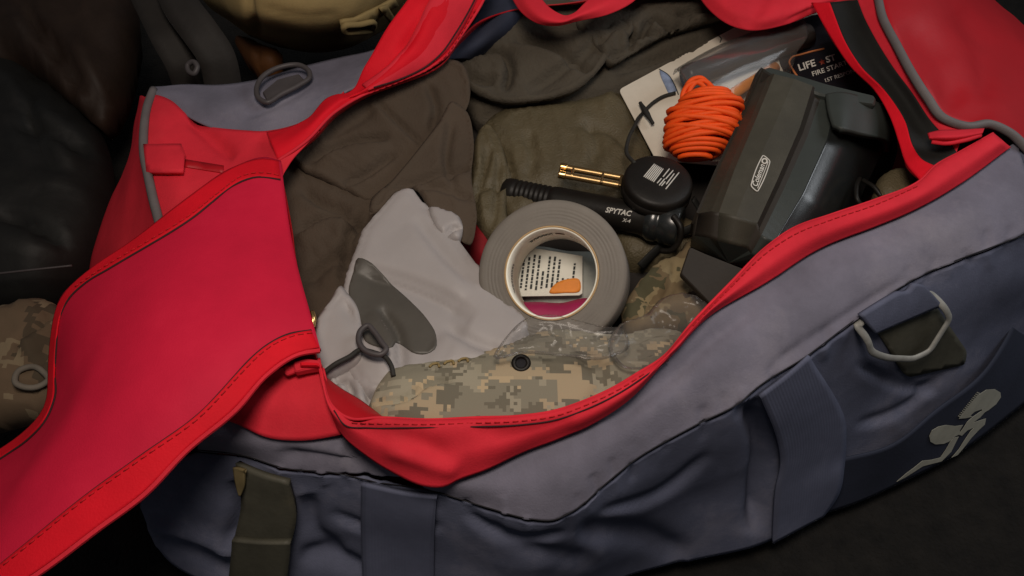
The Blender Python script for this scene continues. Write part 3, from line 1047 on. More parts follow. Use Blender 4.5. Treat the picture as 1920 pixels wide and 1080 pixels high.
# ---- right end
TL = [(1522, 5, .284), (1535, 30, .282), (1560, 73, .280), (1596, 126, .277), (1641, 171, .275), (1669, 220, .273), (1686, 269, .272), (1698, 305, .273), (1727, 340, .280)]
TR = [(1556, 5, .292), (1566, 32, .289), (1584, 77, .286), (1614, 126, .283), (1665, 178, .280), (1698, 230, .278), (1711, 273, .278), (1728, 298, .279), (1754, 312, .282)]
BR = [(1608, 0, .297), (1620, 32, .295), (1637, 65, .293), (1669, 118, .290), (1710, 175, .287), (1743, 224, .284), (1768, 252, .283), (1782, 268, .283), (1794, 286, .284)]
PG = [(1640, -30, .308), (1647, 0, .307), (1655, 33, .306), (1682, 86, .302), (1710, 138, .299), (1739, 183, .296), (1767, 220, .292), (1812, 237, .289), (1857, 233, .287), (1893, 249, .282), (1935, 290, .270)]
surf('opening_tape', [TL, TR], REDH, bag, 70, 8, 0.0018, wr=(0.0008, 20, 0, 1, 1))
surf('hook_strip', [[(a - 1, b, c - .001) for a, b, c in TR], [tuple(0.5 * (np.array(a) + np.array(b)) - np.array([0, 0, .004])) for a, b in zip(crom(TR, 10), crom(BR, 10))], BR], BLKW, bag, 70, 14, 0.0018, wr=(0.001, 20, 0, 1, 1))
surf('end_facing', [[(a - 1, b, c - .001) for a, b, c in BR], [(a, b, c - .002) for a, b, c in PG[:8]]], RED, bag, 70, 10, 0.0018, wr=(0.0015, 18, 0, 1, 3))
tube('right_piping', PG, 0.0040, PIPE, bag, 110, 10)
surf('right_end_panel', [[(a, b, c - .002) for a, b, c in PG], [(1740, -60, .290), (1765, 0, .284), (1790, 60, .276), (1825, 120, .270), (1862, 170, .268), (1900, 205, .266), (1950, 262, .255)],
                         [(1785, -70, .22), (1842, 0, .22), (1882, 40, .22), (1925, 80, .22), (1965, 130, .22), (1990, 180, .22), (2010, 260, .21)],
                         [(1790, -50, .02), (1850, 25, .02), (1890, 70, .02), (1935, 120, .02), (1980, 170, .02), (2010, 260, .02), (2030, 330, .02)]],
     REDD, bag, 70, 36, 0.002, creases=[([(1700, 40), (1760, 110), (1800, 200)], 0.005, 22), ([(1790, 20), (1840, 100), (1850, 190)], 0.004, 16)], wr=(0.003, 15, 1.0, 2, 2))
surf('pull_tab', [[(1739, 249, .290), (1760, 244, .293), (1790, 243, .294), (1846, 240, .291)], [(1743, 258, .294), (1765, 256, .298), (1795, 255, .298), (1843, 248, .294)], [(1748, 266, .288), (1770, 268, .290), (1800, 265, .291), (1838, 256, .289)]], RED, bag, 30, 12, 0.003)
tube('tab_edge', [(1747, 266, .290), (1770, 269, .292), (1805, 264, .293), (1838, 254, .291)], 0.0018, RED, bag, 30, 8)
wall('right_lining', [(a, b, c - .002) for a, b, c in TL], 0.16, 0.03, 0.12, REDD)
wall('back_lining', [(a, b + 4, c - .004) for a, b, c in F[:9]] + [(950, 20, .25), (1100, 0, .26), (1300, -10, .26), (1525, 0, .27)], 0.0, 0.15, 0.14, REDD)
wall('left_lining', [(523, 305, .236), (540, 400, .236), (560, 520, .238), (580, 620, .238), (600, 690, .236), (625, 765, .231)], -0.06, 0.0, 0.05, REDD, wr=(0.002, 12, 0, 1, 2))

# ---- lid flap folded out to the left
FT = [(527, 302, .243), (500, 295, .247), (440, 312, .251), (350, 372, .252), (250, 450, .243), (160, 512, .226), (112, 560, .208), (98, 620, .193), (92, 690, .183), (88, 760, .175), (40, 815, .165), (-20, 855, .155), (-90, 905, .15)]
FM1 = [(537, 385, .252), (490, 385, .258), (420, 420, .263), (330, 480, .264), (245, 540, .257), (180, 600, .244), (140, 670, .230), (118, 740, .218), (80, 800, .205), (20, 865, .19), (-80, 940, .17)]
FM2 = [(556, 490, .256), (500, 495, .263), (410, 545, .270), (310, 615, .271), (220, 690, .263), (165, 760, .252), (105, 825, .237), (30, 910, .220), (-70, 1000, .195)]
FM3 = [(580, 580, .256), (530, 590, .262), (460, 630, .268), (360, 710, .269), (265, 785, .262), (190, 850, .253), (100, 925, .242), (10, 1000, .23), (-75, 1075, .215)]
FB = [(601, 655, .252), (560, 662, .253), (500, 700, .256), (440, 768, .256), (350, 842, .252), (270, 925, .246), (180, 992, .240), (90, 1060, .233), (0, 1120, .226), (-80, 1170, .22)]
flap = surf('lid_flap', [FT, FM1, FM2, FM3, FB], REDL, bag, 110, 80, 0.0016, key='flap', creases=[([(200, 640), (120, 800), (0, 960)], -0.002, 20)], wr=(0.0012, 7, 0.6, 2.5, 4, False))
hem_b_in = [(583, 621), (537, 629), (483, 661), (446, 699), (376, 774), (269, 852), (161, 930), (60, 1012), (0, 1061), (-60, 1110)]
hem_t_in = [(526, 337), (495, 332), (460, 336), (410, 370), (360, 410), (280, 460), (200, 507), (140, 548), (116, 585), (108, 640), (104, 700), (102, 758), (56, 822), (-5, 864), (-60, 902)]
fbp = [(a, b - 2) for a, b, c in FB]
ftp = [(522, 304)] + [(a + 1, b + 2) for a, b, c in FT[1:]]
band('bottom_hem', [(599, 653)] + fbp[1:9] + [(-60, 1158)], hem_b_in, 'flap', REDH, flap, 0.0016)
band('top_hem', ftp, hem_t_in, 'flap', REDH, flap, 0.0016)
tube('hem_seam', on('flap', [(a + 1, b - 1) for a, b in crom(hem_b_in, 20)], 0.0006), 0.0009, SEAM, flap, 90, 6, world=True)
tube('hem_seam', on('flap', [(a, b + 1) for a, b in crom(hem_t_in, 20)], 0.0006), 0.0009, SEAM, flap, 90, 6, world=True)
# zip teeth along the lower hem
zc = [Vector(q) for q in crom([P(a, b, c) for a, b, c in FB], 330)]
parts = []
for i in range(1, len(zc) - 1):
    t = (zc[i + 1] - zc[i - 1]).normalized()
    s = t.cross(Vector((0, 0, 1))).normalized()
    n = s.cross(t)
    if s.y > 0:
        s = -s
    c = zc[i] + s * 0.0012
    hx, hy, hz = 0.00042, 0.0016, 0.0010
    vs = [c + t * (a * hx) + s * (b * hy) + n * (d * hz) for a in (-1, 1) for b in (-1, 1) for d in (-1, 1)]
    parts.append((vs, [(0, 1, 3, 2), (4, 6, 7, 5), (0, 4, 5, 1), (2, 3, 7, 6), (0, 2, 6, 4), (1, 5, 7, 3)]))
V, Fc = join(parts)
zt = link('zipper_teeth', V, Fc, RED, flap, smooth=False)
zt['kind'] = 'stuff'
tube('zipper_tape', [(a + 1, b + 1, c - .002) for a, b, c in FB], 0.0016, SEAM, flap, 160, 6, flat=0.6)
sl = slab('zipper_slider', rounded([(548, 678), (575, 671), (601, 675), (603, 688), (575, 692), (552, 697)], 5), .243, RED, bag, 0.006)
slab('zipper_pull', rounded([(529, 686), (556, 680), (560, 694), (535, 703)], 6), .240, RED, sl, 0.003)
slab('slider_bridge', rounded([(562, 678), (598, 680), (598, 685), (562, 685)], 2), .247, REDH, sl, 0.003)

# ---- straps, rings, patches, emblem on the front
fk = ['gfront_s', 'bfront_s', 'navy_s']
fk2 = ['gfront', 'bfront', 'navy']
band('front_strap', [(681, 897), (680, 990), (684, 1100)], [(822, 925), (818, 985), (816, 1100)], fk, WEBB, bag, 0.005, 0.003, 40, 5, 0.002)
band('front_strap', [(1414, 733), (1440, 790), (1453, 830), (1457, 873), (1449, 902), (1445, 950), (1443, 1012)], [(1511, 669), (1556, 735), (1577, 780), (1578, 830), (1577, 862), (1570, 915), (1538, 962)], fk, WEBB, bag, 0.0055, 0.0022, 50, 6, 0.0015, 10)
band('side_strap', [(456, 861), (463, 938), (449, 987), (444, 1100)], [(550, 887), (563, 954), (553, 1006), (545, 1100)], fk, OLTAB, bag, 0.010, 0.005, 40, 5, 0.003)
band('strap_buckle', [(449, 985), (446, 1030), (444, 1060)], [(556, 990), (553, 1030), (548, 1068)], fk, OLTAB, bag, 0.016, 0.006, 30, 5, 0.002)
band('buckle_tongue', [(459, 864), (462, 890), (467, 908)], [(482, 864), (478, 888), (470, 908)], fk, mat('worn_brass_strip', (0.16, 0.125, 0.06), 0.5), bag, 0.0155, 0.003, 20, 4)
patch = decal('ring_patch', rounded([(1636, 612), (1751, 572), (1808, 656), (1804, 681), (1699, 704), (1688, 694)], 8), fk, OLTAB, bag, 0.003, 8, 0.003)
band('ring_loop', [(1602, 594), (1660, 558), (1714, 526)], [(1626, 618), (1690, 592), (1752, 566)], fk, BLUE, bag, 0.0085, 0.004, 30, 5, 0.002, 6)
ring = rounded([(1599, 603), (1614, 648), (1644, 658), (1694, 660), (1724, 646), (1762, 586), (1740, 547)], 9, 3)
rd = []
for k in range(len(ring)):
    p0, p1 = np.array(ring[k]), np.array(ring[(k + 1) % len(ring)])
    m_ = max(1, int(np.linalg.norm(p1 - p0) / 9))
    rd += [p0 + (p1 - p0) * i / m_ for i in range(m_)]
rw = []
for q in rd:
    up_ = (q[0] - 1599) * (547 - 603) / (1740 - 1599) + 603          # height of the hidden top bar
    t_ = min(1.0, max(0.0, (q[1] - up_ - 4) / 22))
    rw.append(cast(q[0], q[1], fk, 0.003 + 0.0075 * t_))
tube('front_ring', rw, 0.0031, METAL, bag, 160, 10, closed=True, world=True, flat=.55)
# diver emblem: fin, legs, tank-like body, arms
emb = [
    ('emblem_fin', [(1797, 784), (1806, 772), (1818, 757), (1832, 740), (1848, 730), (1864, 729), (1874, 735), (1875, 744), (1866, 757), (1852, 768), (1838, 776), (1840, 766), (1826, 771), (1818, 778), (1822, 780), (1810, 783)]),
    ('emblem_leg', [(1838, 770), (1846, 771), (1836, 782), (1822, 792), (1812, 806), (1802, 816), (1796, 814), (1806, 800), (1812, 790), (1822, 781)]),
    ('emblem_leg', [(1843, 785), (1847, 784), (1845, 795), (1833, 806), (1820, 820), (1806, 838), (1794, 852), (1783, 857), (1796, 842), (1806, 826), (1818, 808), (1826, 800), (1812, 806), (1808, 802), (1822, 792)]),
    ('emblem_body', [(1741, 817), (1746, 806), (1758, 799), (1772, 796), (1790, 798), (1804, 796), (1798, 806), (1800, 812), (1788, 818), (1780, 826), (1768, 831), (1752, 832), (1743, 827)]),
    ('emblem_arm', [(1786, 820), (1796, 818), (1790, 830), (1782, 846), (1770, 858), (1764, 864), (1748, 868), (1729, 873), (1712, 884), (1696, 894), (1680, 902), (1696, 888), (1712, 876), (1728, 863), (1746, 861), (1762, 857), (1772, 842), (1780, 828)]),
]
root = None
for nm, pl in emb:
    root_o = decal(nm, pl, fk2, LOGO, bag, 0.0010, 5, 0.0003, False)
for k in range(15):
    t = k / 14
    a = np.array([1799, 782]) * (1 - t) + np.array([1834, 738]) * t
    decal('emblem_fin_rib', [(a[0], a[1]), (a[0] - 4, a[1] - 2.5), (a[0] - 3, a[1] - 4.0), (a[0] + 2, a[1] - 2)], fk2, LOGO, bag, 0.0010, 6, 0.0003, False)

# ---- visible thread
THR = mat('red_thread', (0.52, 0.010, 0.016), 0.8)
stitches('hem_stitching', on('flap', [(a + 3, b + 5) for a, b in crom(hem_b_in, 24)], .0022), THR, flap)
stitches('hem_stitching', on('flap', [(a + (0 if k else -4), b - 5) for k, (a, b) in enumerate(crom(hem_t_in[:8], 24))], .0022), THR, flap)
stitches('rim_stitching', on('gusset', [(660, 793), (710, 794), (800, 796), (892, 793), (975, 789), (1040, 780), (1105, 757), (1160, 731), (1215, 697)], .0006), THR, bag)
stitches('rim_stitching', on('gusset', [(1300, 612), (1370, 540), (1441, 472), (1490, 440), (1560, 412), (1640, 385), (1720, 350)], .0006), THR, bag)
stitches('band_stitching', on('band', [(690, 172), (760, 150), (806, 128), (834, 104), (858, 70), (892, 12)], .0028), THR, bag)
# closing the right corner and the back wall
surf('right_corner', [[(1905, 266, .270), (1962, 422, .248), (1992, 545, .145), (2022, 640, .03)], [(1935, 285, .270), (2010, 380, .235), (2060, 470, .14), (2075, 540, .03)], [(1938, 288, .267), (2014, 300, .20), (2040, 340, .10), (2045, 380, .02)]], BLUE, bag, 40, 20, .002, wr=(.002, 14, .4, 2, 3))
wall('back_outer', [(760, 60, .238), (900, -20, .262), (1000, -42, .272), (1120, -48, .276), (1330, -78, .282), (1480, -50, .280), (1640, -76, .282), (1785, -72, .22)], 0, .02, .01, GREY)
# ================================================================== CONTENTS
# added dark filler; its colour stands in for shade in the gaps
tag(pillow('dark_filler', [(470, 420), (520, 330), (640, 240), (800, 160), (950, 90), (1200, 30), (1500, 40), (1600, 140), (1680, 300), (1640, 360), (1480, 440), (1330, 580), (1200, 700), (1050, 780), (760, 790), (660, 740), (580, 620)],
           .10, DARKC, None, H=.05, Hb=.07, r=.05, res=.014, wr=(0.010, 16, 0.5, 1.5, 3)),
    'added dark clothing lying under all the other gear in the bag', 'filler')

jk = thing('jacket', 'folded brown olive cotton jacket beside the red lid flap', 'jacket', P(720, 340, .12))
GJ = (0, .10)
wj = [(0.0040, 10, 0.75, 2.0, 2, False)]
pillow('jacket_lower', [(490, 330), (530, 280), (620, 290), (720, 330), (790, 400), (800, 500), (700, 560), (610, 600), (560, 590), (520, 480)],
       .188, JACK, jk, GJ, H=.013, Hb=.07, r=.030, res=.0045, creases=[([(545, 430), (620, 400), (700, 425)], .009, 9, .008, 35), ([(560, 520), (640, 470), (700, 455)], .008, 9, -.007, 30), ([(690, 385), (655, 440), (635, 530)], .009, 10, .006, 30), ([(560, 345), (600, 375), (660, 390)], .006, 9, .005, 25)], wr=wj, cloth=dict(excess=.26, ang=.5, seed=2))
pillow('jacket_upper', [(496, 296), (555, 256), (615, 200), (665, 168), (715, 150), (800, 114), (866, 118), (880, 190), (850, 240), (790, 300), (740, 350), (692, 378), (640, 356), (600, 336), (572, 324), (545, 300)],
       .220, JACK, jk, (0, .32), H=.007, Hb=.010, r=.006, res=.0034, creases=[([(700, 180), (750, 228), (795, 268)], .004, 6, .003, 30), ([(575, 300), (640, 262), (730, 250)], .007, 10, .007, 40), ([(600, 250), (660, 215), (700, 190)], .005, 9, -.005, 30), ([(640, 345), (690, 320), (740, 280)], .006, 9, .006, 30), ([(800, 150), (815, 190), (805, 240)], .005, 9, .004, 25)], wr=wj, cloth=dict(excess=.24, ang=.9, seed=5))
pillow('jacket_front', [(848, 190), (872, 205), (888, 260), (884, 330), (893, 420), (882, 458), (850, 440), (805, 392), (772, 352), (745, 358), (712, 394), (694, 402), (693, 382), (735, 338), (790, 272), (825, 225)],
       .226, JACK, jk, (0, .12), H=.007, Hb=.010, r=.006, res=.0034, creases=[([(735, 345), (800, 325), (885, 300)], .006, 9, .006, 30), ([(735, 375), (800, 345), (888, 365)], .004, 9, .004, 25), ([(845, 215), (835, 290), (850, 350)], .005, 9, .005, 25)], wr=wj, cloth=dict(excess=.22, ang=.1, seed=8))
gm = thing('garment', 'crumpled brown green fleece garment under the back rim of the bag', 'garment', P(1080, 120, .12))
GG = (0, .28)
wg = [(0.0050, 10, 0.45, 2.0, 8, False)]
pillow('garment_lower', [(800, 130), (860, 60), (1000, 10), (1200, -30), (1400, -40), (1430, 40), (1360, 95), (1260, 150), (1180, 186), (1080, 212), (980, 222), (900, 236), (870, 200)],
       .204, GARM, gm, GG, H=.014, Hb=.07, r=.022, res=.0048, creases=[([(1020, 200), (1110, 185), (1200, 160), (1300, 105)], .008, 9, .007, 25), ([(1150, 135), (1240, 105), (1350, 50)], .008, 9, .008, 25), ([(890, 205), (940, 212), (1000, 205)], .008, 9, .006, 20)], wr=wg, cloth=dict(excess=.3, ang=1.9, seed=3))
pillow('garment_fold', [(770, 140), (830, 70), (920, 20), (1000, -10), (1100, -20), (1180, 10), (1190, 50), (1150, 95), (1128, 125), (1085, 165), (1010, 186), (930, 188), (888, 172), (860, 150), (830, 138)],
       .226, GARM, gm, GG, H=.007, Hb=.012, r=.006, res=.0034, creases=[([(868, 100), (905, 88), (945, 92), (955, 115), (945, 165)], .011, 9, .009, 30), ([(960, 60), (1040, 85), (1110, 130)], .009, 10, .008, 35), ([(985, 160), (1050, 125), (1130, 60)], .008, 9, -.007, 30), ([(840, 120), (880, 140), (930, 150)], .007, 9, .006, 22), ([(1000, 20), (1060, 40), (1150, 40)], .008, 10, .007, 25)], wr=wg, cloth=dict(excess=.32, ang=.6, seed=6))
pillow('garment_roll', [(1080, 40), (1150, 18), (1250, -20), (1350, -20), (1370, 20), (1320, 40), (1250, 62), (1190, 95), (1140, 118), (1120, 90)],
       .236, GARM, gm, GG, H=.008, Hb=.014, r=.006, res=.0032, creases=[([(1120, 80), (1160, 45), (1185, 55), (1180, 85)], .012, 8, .010, 20), ([(1200, 70), (1225, 30), (1260, 45), (1300, 25)], .012, 8, .010, 20), ([(1180, 60), (1240, 58), (1290, 45)], .009, 7, .007, 16), ([(1130, 105), (1190, 85), (1250, 62)], .007, 7), ([(1270, 20), (1310, 10), (1350, 20)], .009, 8, .008, 16)], wr=wg, cloth=dict(excess=.5, ang=2.2, seed=9, bend=.03, freq=24, rim=.012))

pouch = thing('stuff_sack', 'shiny olive nylon stuff sack with a bunched end beside the duct tape', 'stuff sack', P(1060, 320, .12))
pillow('sack_body', [(905, 250), (935, 222), (1000, 208), (1090, 198), (1150, 184), (1176, 200), (1205, 260), (1225, 320), (1210, 380), (1130, 410), (1030, 420), (960, 425), (935, 380), (930, 320)],
       .176, OLIVE, pouch, H=.026, Hb=.06, r=.024, res=.0040,
       creases=[([(925, 265), (950, 290), (962, 320), (960, 350)], .009, 6, .006, 25), ([(985, 235), (1000, 290), (985, 330)], .004, 12), ([(1100, 215), (1120, 270), (1105, 310)], .004, 10),
                ([(960, 345), (1040, 338), (1160, 345)], .006, 14), ([(1080, 225), (1150, 240), (1190, 280)], .004, 10, .002)],
       wr=[(0.003, 13, 1.3, 2.0, 5, False)], cloth=dict(excess=.26, ang=.15, seed=4, freq=20, bend=.025))
pillow('bunched_end', [(893, 262), (912, 238), (935, 262), (950, 300), (955, 345), (950, 400), (955, 440), (930, 455), (900, 430), (884, 390), (880, 340)],
       .188, OLIVE, pouch, H=.020, Hb=.04, r=.018, res=.0034,
       creases=[([(918, 262), (905, 320), (892, 370), (905, 430)], .007, 6, .004, 14), ([(935, 285), (930, 350), (925, 420)], .006, 6), ([(900, 345), (925, 335), (950, 345)], .005, 7)], cloth=dict(excess=.4, ang=.1, seed=7, freq=35, bend=.03, rim=.008))
tag(pillow('folded_pouch', [(1140, 420), (1200, 405), (1280, 420), (1330, 450), (1300, 490), (1230, 505), (1170, 500)], .158, OLIVE, None, H=.022, Hb=.05, r=.02, res=.0045, wr=(.003, 28, .3, 2, 3)),
    'small olive nylon pouch under the head of the black flashlight', 'pouch')
tag(pillow('red_garment', [(868, 452), (900, 415), (940, 420), (945, 470), (905, 500), (870, 480)], .165, SOCK, None, H=.02, Hb=.04, r=.02, res=.004, wr=(.004, 40, 0, 1, 3)),
    'scrap of red cloth between the grey dry bag and the duct tape', 'cloth')

# ---- grey dry bag
dry = thing('dry_bag', 'light grey dry bag with dark grey print and black cord', 'dry bag', P(760, 600, .1))
pillow('bag_body', [(640, 560), (655, 500), (668, 472), (674, 450), (712, 400), (745, 368), (772, 360), (800, 388), (860, 452), (905, 510), (950, 565), (992, 612), (985, 650), (930, 690), (830, 720), (740, 745), (690, 750), (650, 700), (636, 630)],
       .208, DRYB, dry, (0, .06), H=.018, Hb=.06, r=.014, res=.0034, power=.55,
       creases=[([(655, 486), (700, 500), (760, 518), (830, 548), (890, 585)], .004, 12, -.007, 70), ([(775, 400), (830, 470), (890, 530)], .002, 14, .003, 50), ([(830, 600), (900, 640), (945, 652)], .003, 14, .004, 45), ([(705, 565), (740, 610), (750, 690)], .004, 12, .004, 40)], wr=[(0.003, 12, 0.8, 2.0, 3, False)], key='dry', cloth=dict(excess=.07, ang=.9, seed=11, bend=.03, freq=12, amp=.008))
pillow('left_fold', [(594, 600), (618, 565), (640, 536), (652, 550), (668, 572), (676, 600), (674, 640), (676, 672), (645, 690), (604, 704), (588, 650)],
       .219, DRYB, dry, H=.008, Hb=.03, r=.009, res=.0034, creases=[([(640, 560), (668, 600), (672, 650)], .003, 12)], key='lfold', cloth=dict(excess=.15, ang=.3, seed=12, rim=.012, amp=.004))
pillow('crumpled_end', [(606, 702), (640, 690), (694, 668), (728, 676), (742, 705), (735, 745), (700, 775), (655, 752), (625, 728)],
       .206, DRYB, dry, H=.010, Hb=.04, r=.012, res=.0032, creases=[([(625, 712), (650, 715), (655, 745)], .008, 6, .006, 16), ([(690, 680), (688, 720), (692, 760)], .006, 6, .004, 16)], key='cend', cloth=dict(excess=.4, ang=.3, seed=13, bend=.03, freq=30, rim=.01))
pillow('rolled_corner', [(806, 388), (832, 393), (862, 408), (868, 430), (862, 448), (838, 445), (815, 425)], .223, DRYB, dry, H=.004, Hb=.02, r=.004, res=.003, creases=[([(832, 440), (848, 426), (866, 422)], .006, 5)])
DK = ['dry_s', 'lfold_s', 'cend_s']
decal('dark_print', [tuple(q) for q in crom([(672, 484), (692, 490), (714, 510), (737, 536), (770, 566), (800, 598), (818, 630), (818, 652), (800, 664), (775, 662), (755, 648), (742, 642), (735, 652), (715, 652), (685, 640), (676, 600), (664, 575), (654, 552), (662, 512)], 60, True)], 'dry', DRYP, dry, 0.0006, 5, 0.0003)
tube('draw_cord', on(DK, [(606, 700), (625, 682), (652, 668), (676, 660), (700, 664)], 0.003), 0.0021, CORDK, dry, 50, 8, world=True)
tube('draw_cord', on(DK, [(700, 664), (722, 672), (734, 688), (738, 706)], 0.003), 0.0020, CORDK, dry, 30, 8, world=True)
tube('cord_ring', on(DK, [(691, 618), (704, 630), (718, 650), (726, 662), (718, 671), (700, 670), (684, 662), (675, 648), (678, 628)], 0.006), 0.0024, DMETAL, dry, 60, 8, closed=True, world=True)
# zip puller at the flap
tag(tube('metal_pull', [(584, 585, .236), (587, 598, .235), (585, 612, .233)], .0026, BRASS, None, 14, 8), 'tiny brass zip pull hanging behind the flap hinge', 'zip pull')

# ---- duct tape
tp = P(1034, 512, .238)
vd = (CAM - tp).normalized()
ax = (vd + 0.15 * (-RIGHT) + 0.13 * UP).normalized()
tape = thing('duct_tape_roll', 'roll of grey duct tape with cream paper core leaning in the middle', 'tape roll', tp - ax * .048)
Ro, Ri, Wd = .0625, .0382, .048
bo = random.Random(3)
lathe('tape_body', tp, ax, [(Ri + .0016, -.0002)] + [(Ri + .002 + k * .00085, (.00012 if k % 3 == 0 else 0) + .00012 * math.sin(k * 1.7)) for k in range(22)] + [(Ro - .0035, .0), (Ro - .0012, -.0006), (Ro, -.002), (Ro, -Wd + .002), (Ro - .0015, -Wd), (Ri + .0016, -Wd)], TAPE, tape, 128, closed=True)
core = lathe('core', tp, ax, [(Ri + .0014, .0012), (Ri - .0006, .0012), (Ri - .0012, 0.0004), (Ri - .0012, -Wd - .001), (Ri + .0014, -Wd - .001)], CORE, tape, 128, closed=True)
lathe('core_edge', tp, ax, [(Ri + .0015, .0004), (Ri + .0015, .0018), (Ri + .0002, .0018), (Ri + .0001, .0013)], COREE, core, 128)
# print inside the core: short dark dashes along the upper inside wall
ux = (RIGHT - ax * RIGHT.dot(ax)).normalized()
uy = ax.cross(ux)


def on_core(a, h):
    return tp + (ux * math.cos(a) + uy * math.sin(a)) * (Ri - .0016) - ax * h


def core_patch(name, a0, a1, h0, h1, m):
    n = max(2, int(abs(a1 - a0) / .04))
    v, f = [], []
    for i in range(n + 1):
        a = a0 + (a1 - a0) * i / n
        v += [on_core(a, h0), on_core(a, h1)]
        if i:
            f.append((2 * i - 2, 2 * i - 1, 2 * i + 1, 2 * i))
    return v, f


rr = random.Random(5)
pr = []
for row, h in enumerate((.017, .0205)):
    a = 1.62
    while a < 2.15:
        l = rr.uniform(.03, .09)
        pr.append(core_patch('', a, a + l, h, h + .0022, INK))
        a += l + .022
a = 2.75
for h in (.013, .0165):
    a = 2.85
    while a < 3.5:
        l = rr.uniform(.03, .08)
        pr.append(core_patch('', a, a + l, h, h + .0018, INK))
        a += l + .02
a = .75
while a < 1.2:
    l = rr.uniform(.03, .08)
    pr.append(core_patch('', a, a + l, .022, .0236, INK))
    a += l + .02
for v_, f_ in pr:
    link('core_print', v_, f_, INK, core, smooth=False)
V, Fc = core_patch('', 1.33, 1.55, .0165, .0215, ORL)
link('core_mark', V, Fc, AMBER, core, smooth=False)
# leaflet in a clear pouch seen through the core
bc = tp - ax * .0525
gb = (-ax.x / ax.z, -ax.y / ax.z)
leaf = thing('instruction_leaflet', 'white printed leaflet seen through the core of the duct tape', 'leaflet', P(1040, 540, .17))
slab('sheet', [(966, 556), (984, 462), (1092, 480), (1092, 550), (1086, 554)], bc.z, PAPER, leaf, .0012, gb, .0003, key='leaf', origin=pix(bc))
pr = []
lr = random.Random(9)
for k in range(11):
    x0 = 978 + k * 9.6
    y = 474 + lr.uniform(-3, 8) + k * 1.3
    top_y = y
    while y < 541:
        l = lr.uniform(3, 9)
        l = min(l, 544 - y)
        if not (k in (4, 8, 9) and y < 500 + k * 2):
            sh = (545 - y) * 0.12
            sh2 = (545 - y - l) * 0.12
            q = [(x0 + sh - 4, y), (x0 + sh, y), (x0 + sh2, y + l), (x0 + sh2 - 4, y + l)]
            pr.append(([cast(a, b, 'leaf', .0008) for a, b in q], [(0, 3, 2, 1)]))
        y += l + lr.uniform(1.5, 2.6)
V, Fc = join(pr)
link('print_lines', V, Fc, INK, leaf, smooth=False)
decal('orange_tone', [tuple(q) for q in crom([(1030, 548), (1042, 532), (1062, 524), (1086, 524), (1088, 545), (1060, 549)], 24, True)], 'leaf', ORANGEP, leaf, .0010, 6, .0004)  # orange reflection painted onto the sheet as flat colour
tag(pillow('grey_packet', [(960, 470), (1010, 462), (1060, 470), (1130, 480), (1140, 560), (1120, 590), (1000, 590), (965, 560)], bc.z - .014, mat('grey_packet_film', (0.30, 0.31, 0.27), .45, .25, 30), None, grad=gb, H=.006, Hb=.02, r=.02, res=.005, wr=(.002, 40, 0, 1, 4)),
    'grey green packet behind the leaflet in the tape core', 'packet')
tag(pillow('magenta_cloth', [(955, 572), (1000, 566), (1050, 568), (1110, 562), (1130, 590), (1090, 625), (1000, 630), (965, 605)], bc.z - .010, PINK, None, grad=gb, H=.010, Hb=.03, r=.015, res=.004, wr=(.001, 40, 0, 1, 4)),
    'strip of magenta cloth at the bottom of the tape core', 'cloth')

# ---- pixel camouflage pouch
camp = thing('camouflage_pouch', 'tan pixel camouflage pouch with a black eyelet along the front rim', 'pouch', P(960, 720, .13))
pillow('pouch_body', [(690, 765), (705, 735), (722, 706), (745, 696), (830, 682), (910, 664), (960, 646), (1010, 628), (1080, 622), (1150, 634), (1225, 622), (1285, 634), (1270, 700), (1200, 750), (1100, 800), (980, 830), (840, 835), (720, 815)],
       .206, ACU, camp, H=.022, Hb=.06, r=.022, res=.0038,
       creases=[([(700, 750), (760, 742), (800, 716), (850, 706)], .006, 6, .005, 25), ([(1090, 650), (1130, 700), (1110, 760)], .004, 16), ([(1000, 655), (1060, 650), (1130, 665)], .003, 8)],
       wr=[(0.003, 14, 0.2, 2, 3, False)], key='camp', cloth=dict(excess=.12, ang=.2, seed=15, bend=.06, amp=.004))
ec = cast(977, 682, 'camp', .0008)
en = (CAM - ec).normalized() * .6 + Vector((0, 0, .8))
ey = lathe('eyelet', ec, en, [(.0038, .0004), (.0044, .0016), (.0058, .0019), (.0072, .0012), (.0078, -.0005)], BLKP, camp, 40)
lathe('eyelet_hole', ec, en, [(.0001, .0002), (.0039, .0003)], SEAMB, ey, 32)
# button edge strip of small tan dashes
for k in range(3):
    x0, y0 = 806 + k * 27, 690 - k * 5
    tube('edge_stitch', on('camp', [(x0, y0), (x0 + 6, y0 - 5), (x0 + 14, y0 - 6), (x0 + 18, y0)], .0012), .0011, KHAKI, camp, 14, 6, world=True)

leafp = tag(pillow('leaf_camouflage_pouch', [(1165, 590), (1190, 540), (1230, 500), (1270, 480), (1292, 452), (1302, 462), (1310, 500), (1330, 560), (1320, 600), (1240, 620), (1180, 625)], .190, MULTI, None, H=.020, Hb=.05, r=.02, res=.004,
           creases=[([(1270, 482), (1262, 520), (1240, 560)], .005, 8, .004), ([(1200, 545), (1230, 560), (1240, 590)], .004, 8)], cloth=dict(excess=.2, ang=.9, seed=25)),
    'green and brown leafy camouflage pouch right of the duct tape', 'pouch')
clear1 = tag(pillow('clear_bag', [(925, 672), (950, 630), (985, 598), (1030, 590), (1080, 600), (1130, 612), (1170, 618), (1180, 650), (1140, 672), (1050, 668), (980, 664)], .234, CLEAR, None, H=.007, Hb=.005, r=.010, res=.0036,
            creases=[([(960, 640), (1010, 612), (1060, 620)], .005, 6, .004, 14), ([(1060, 605), (1090, 640), (1150, 650)], .006, 6), ([(1000, 655), (1080, 648), (1130, 625)], .004, 6)], cloth=dict(excess=.35, ang=.5, seed=21, bend=.012, freq=40, rim=.006, amp=.005)),
    'crumpled clear plastic bag in front of the duct tape roll', 'plastic bag')
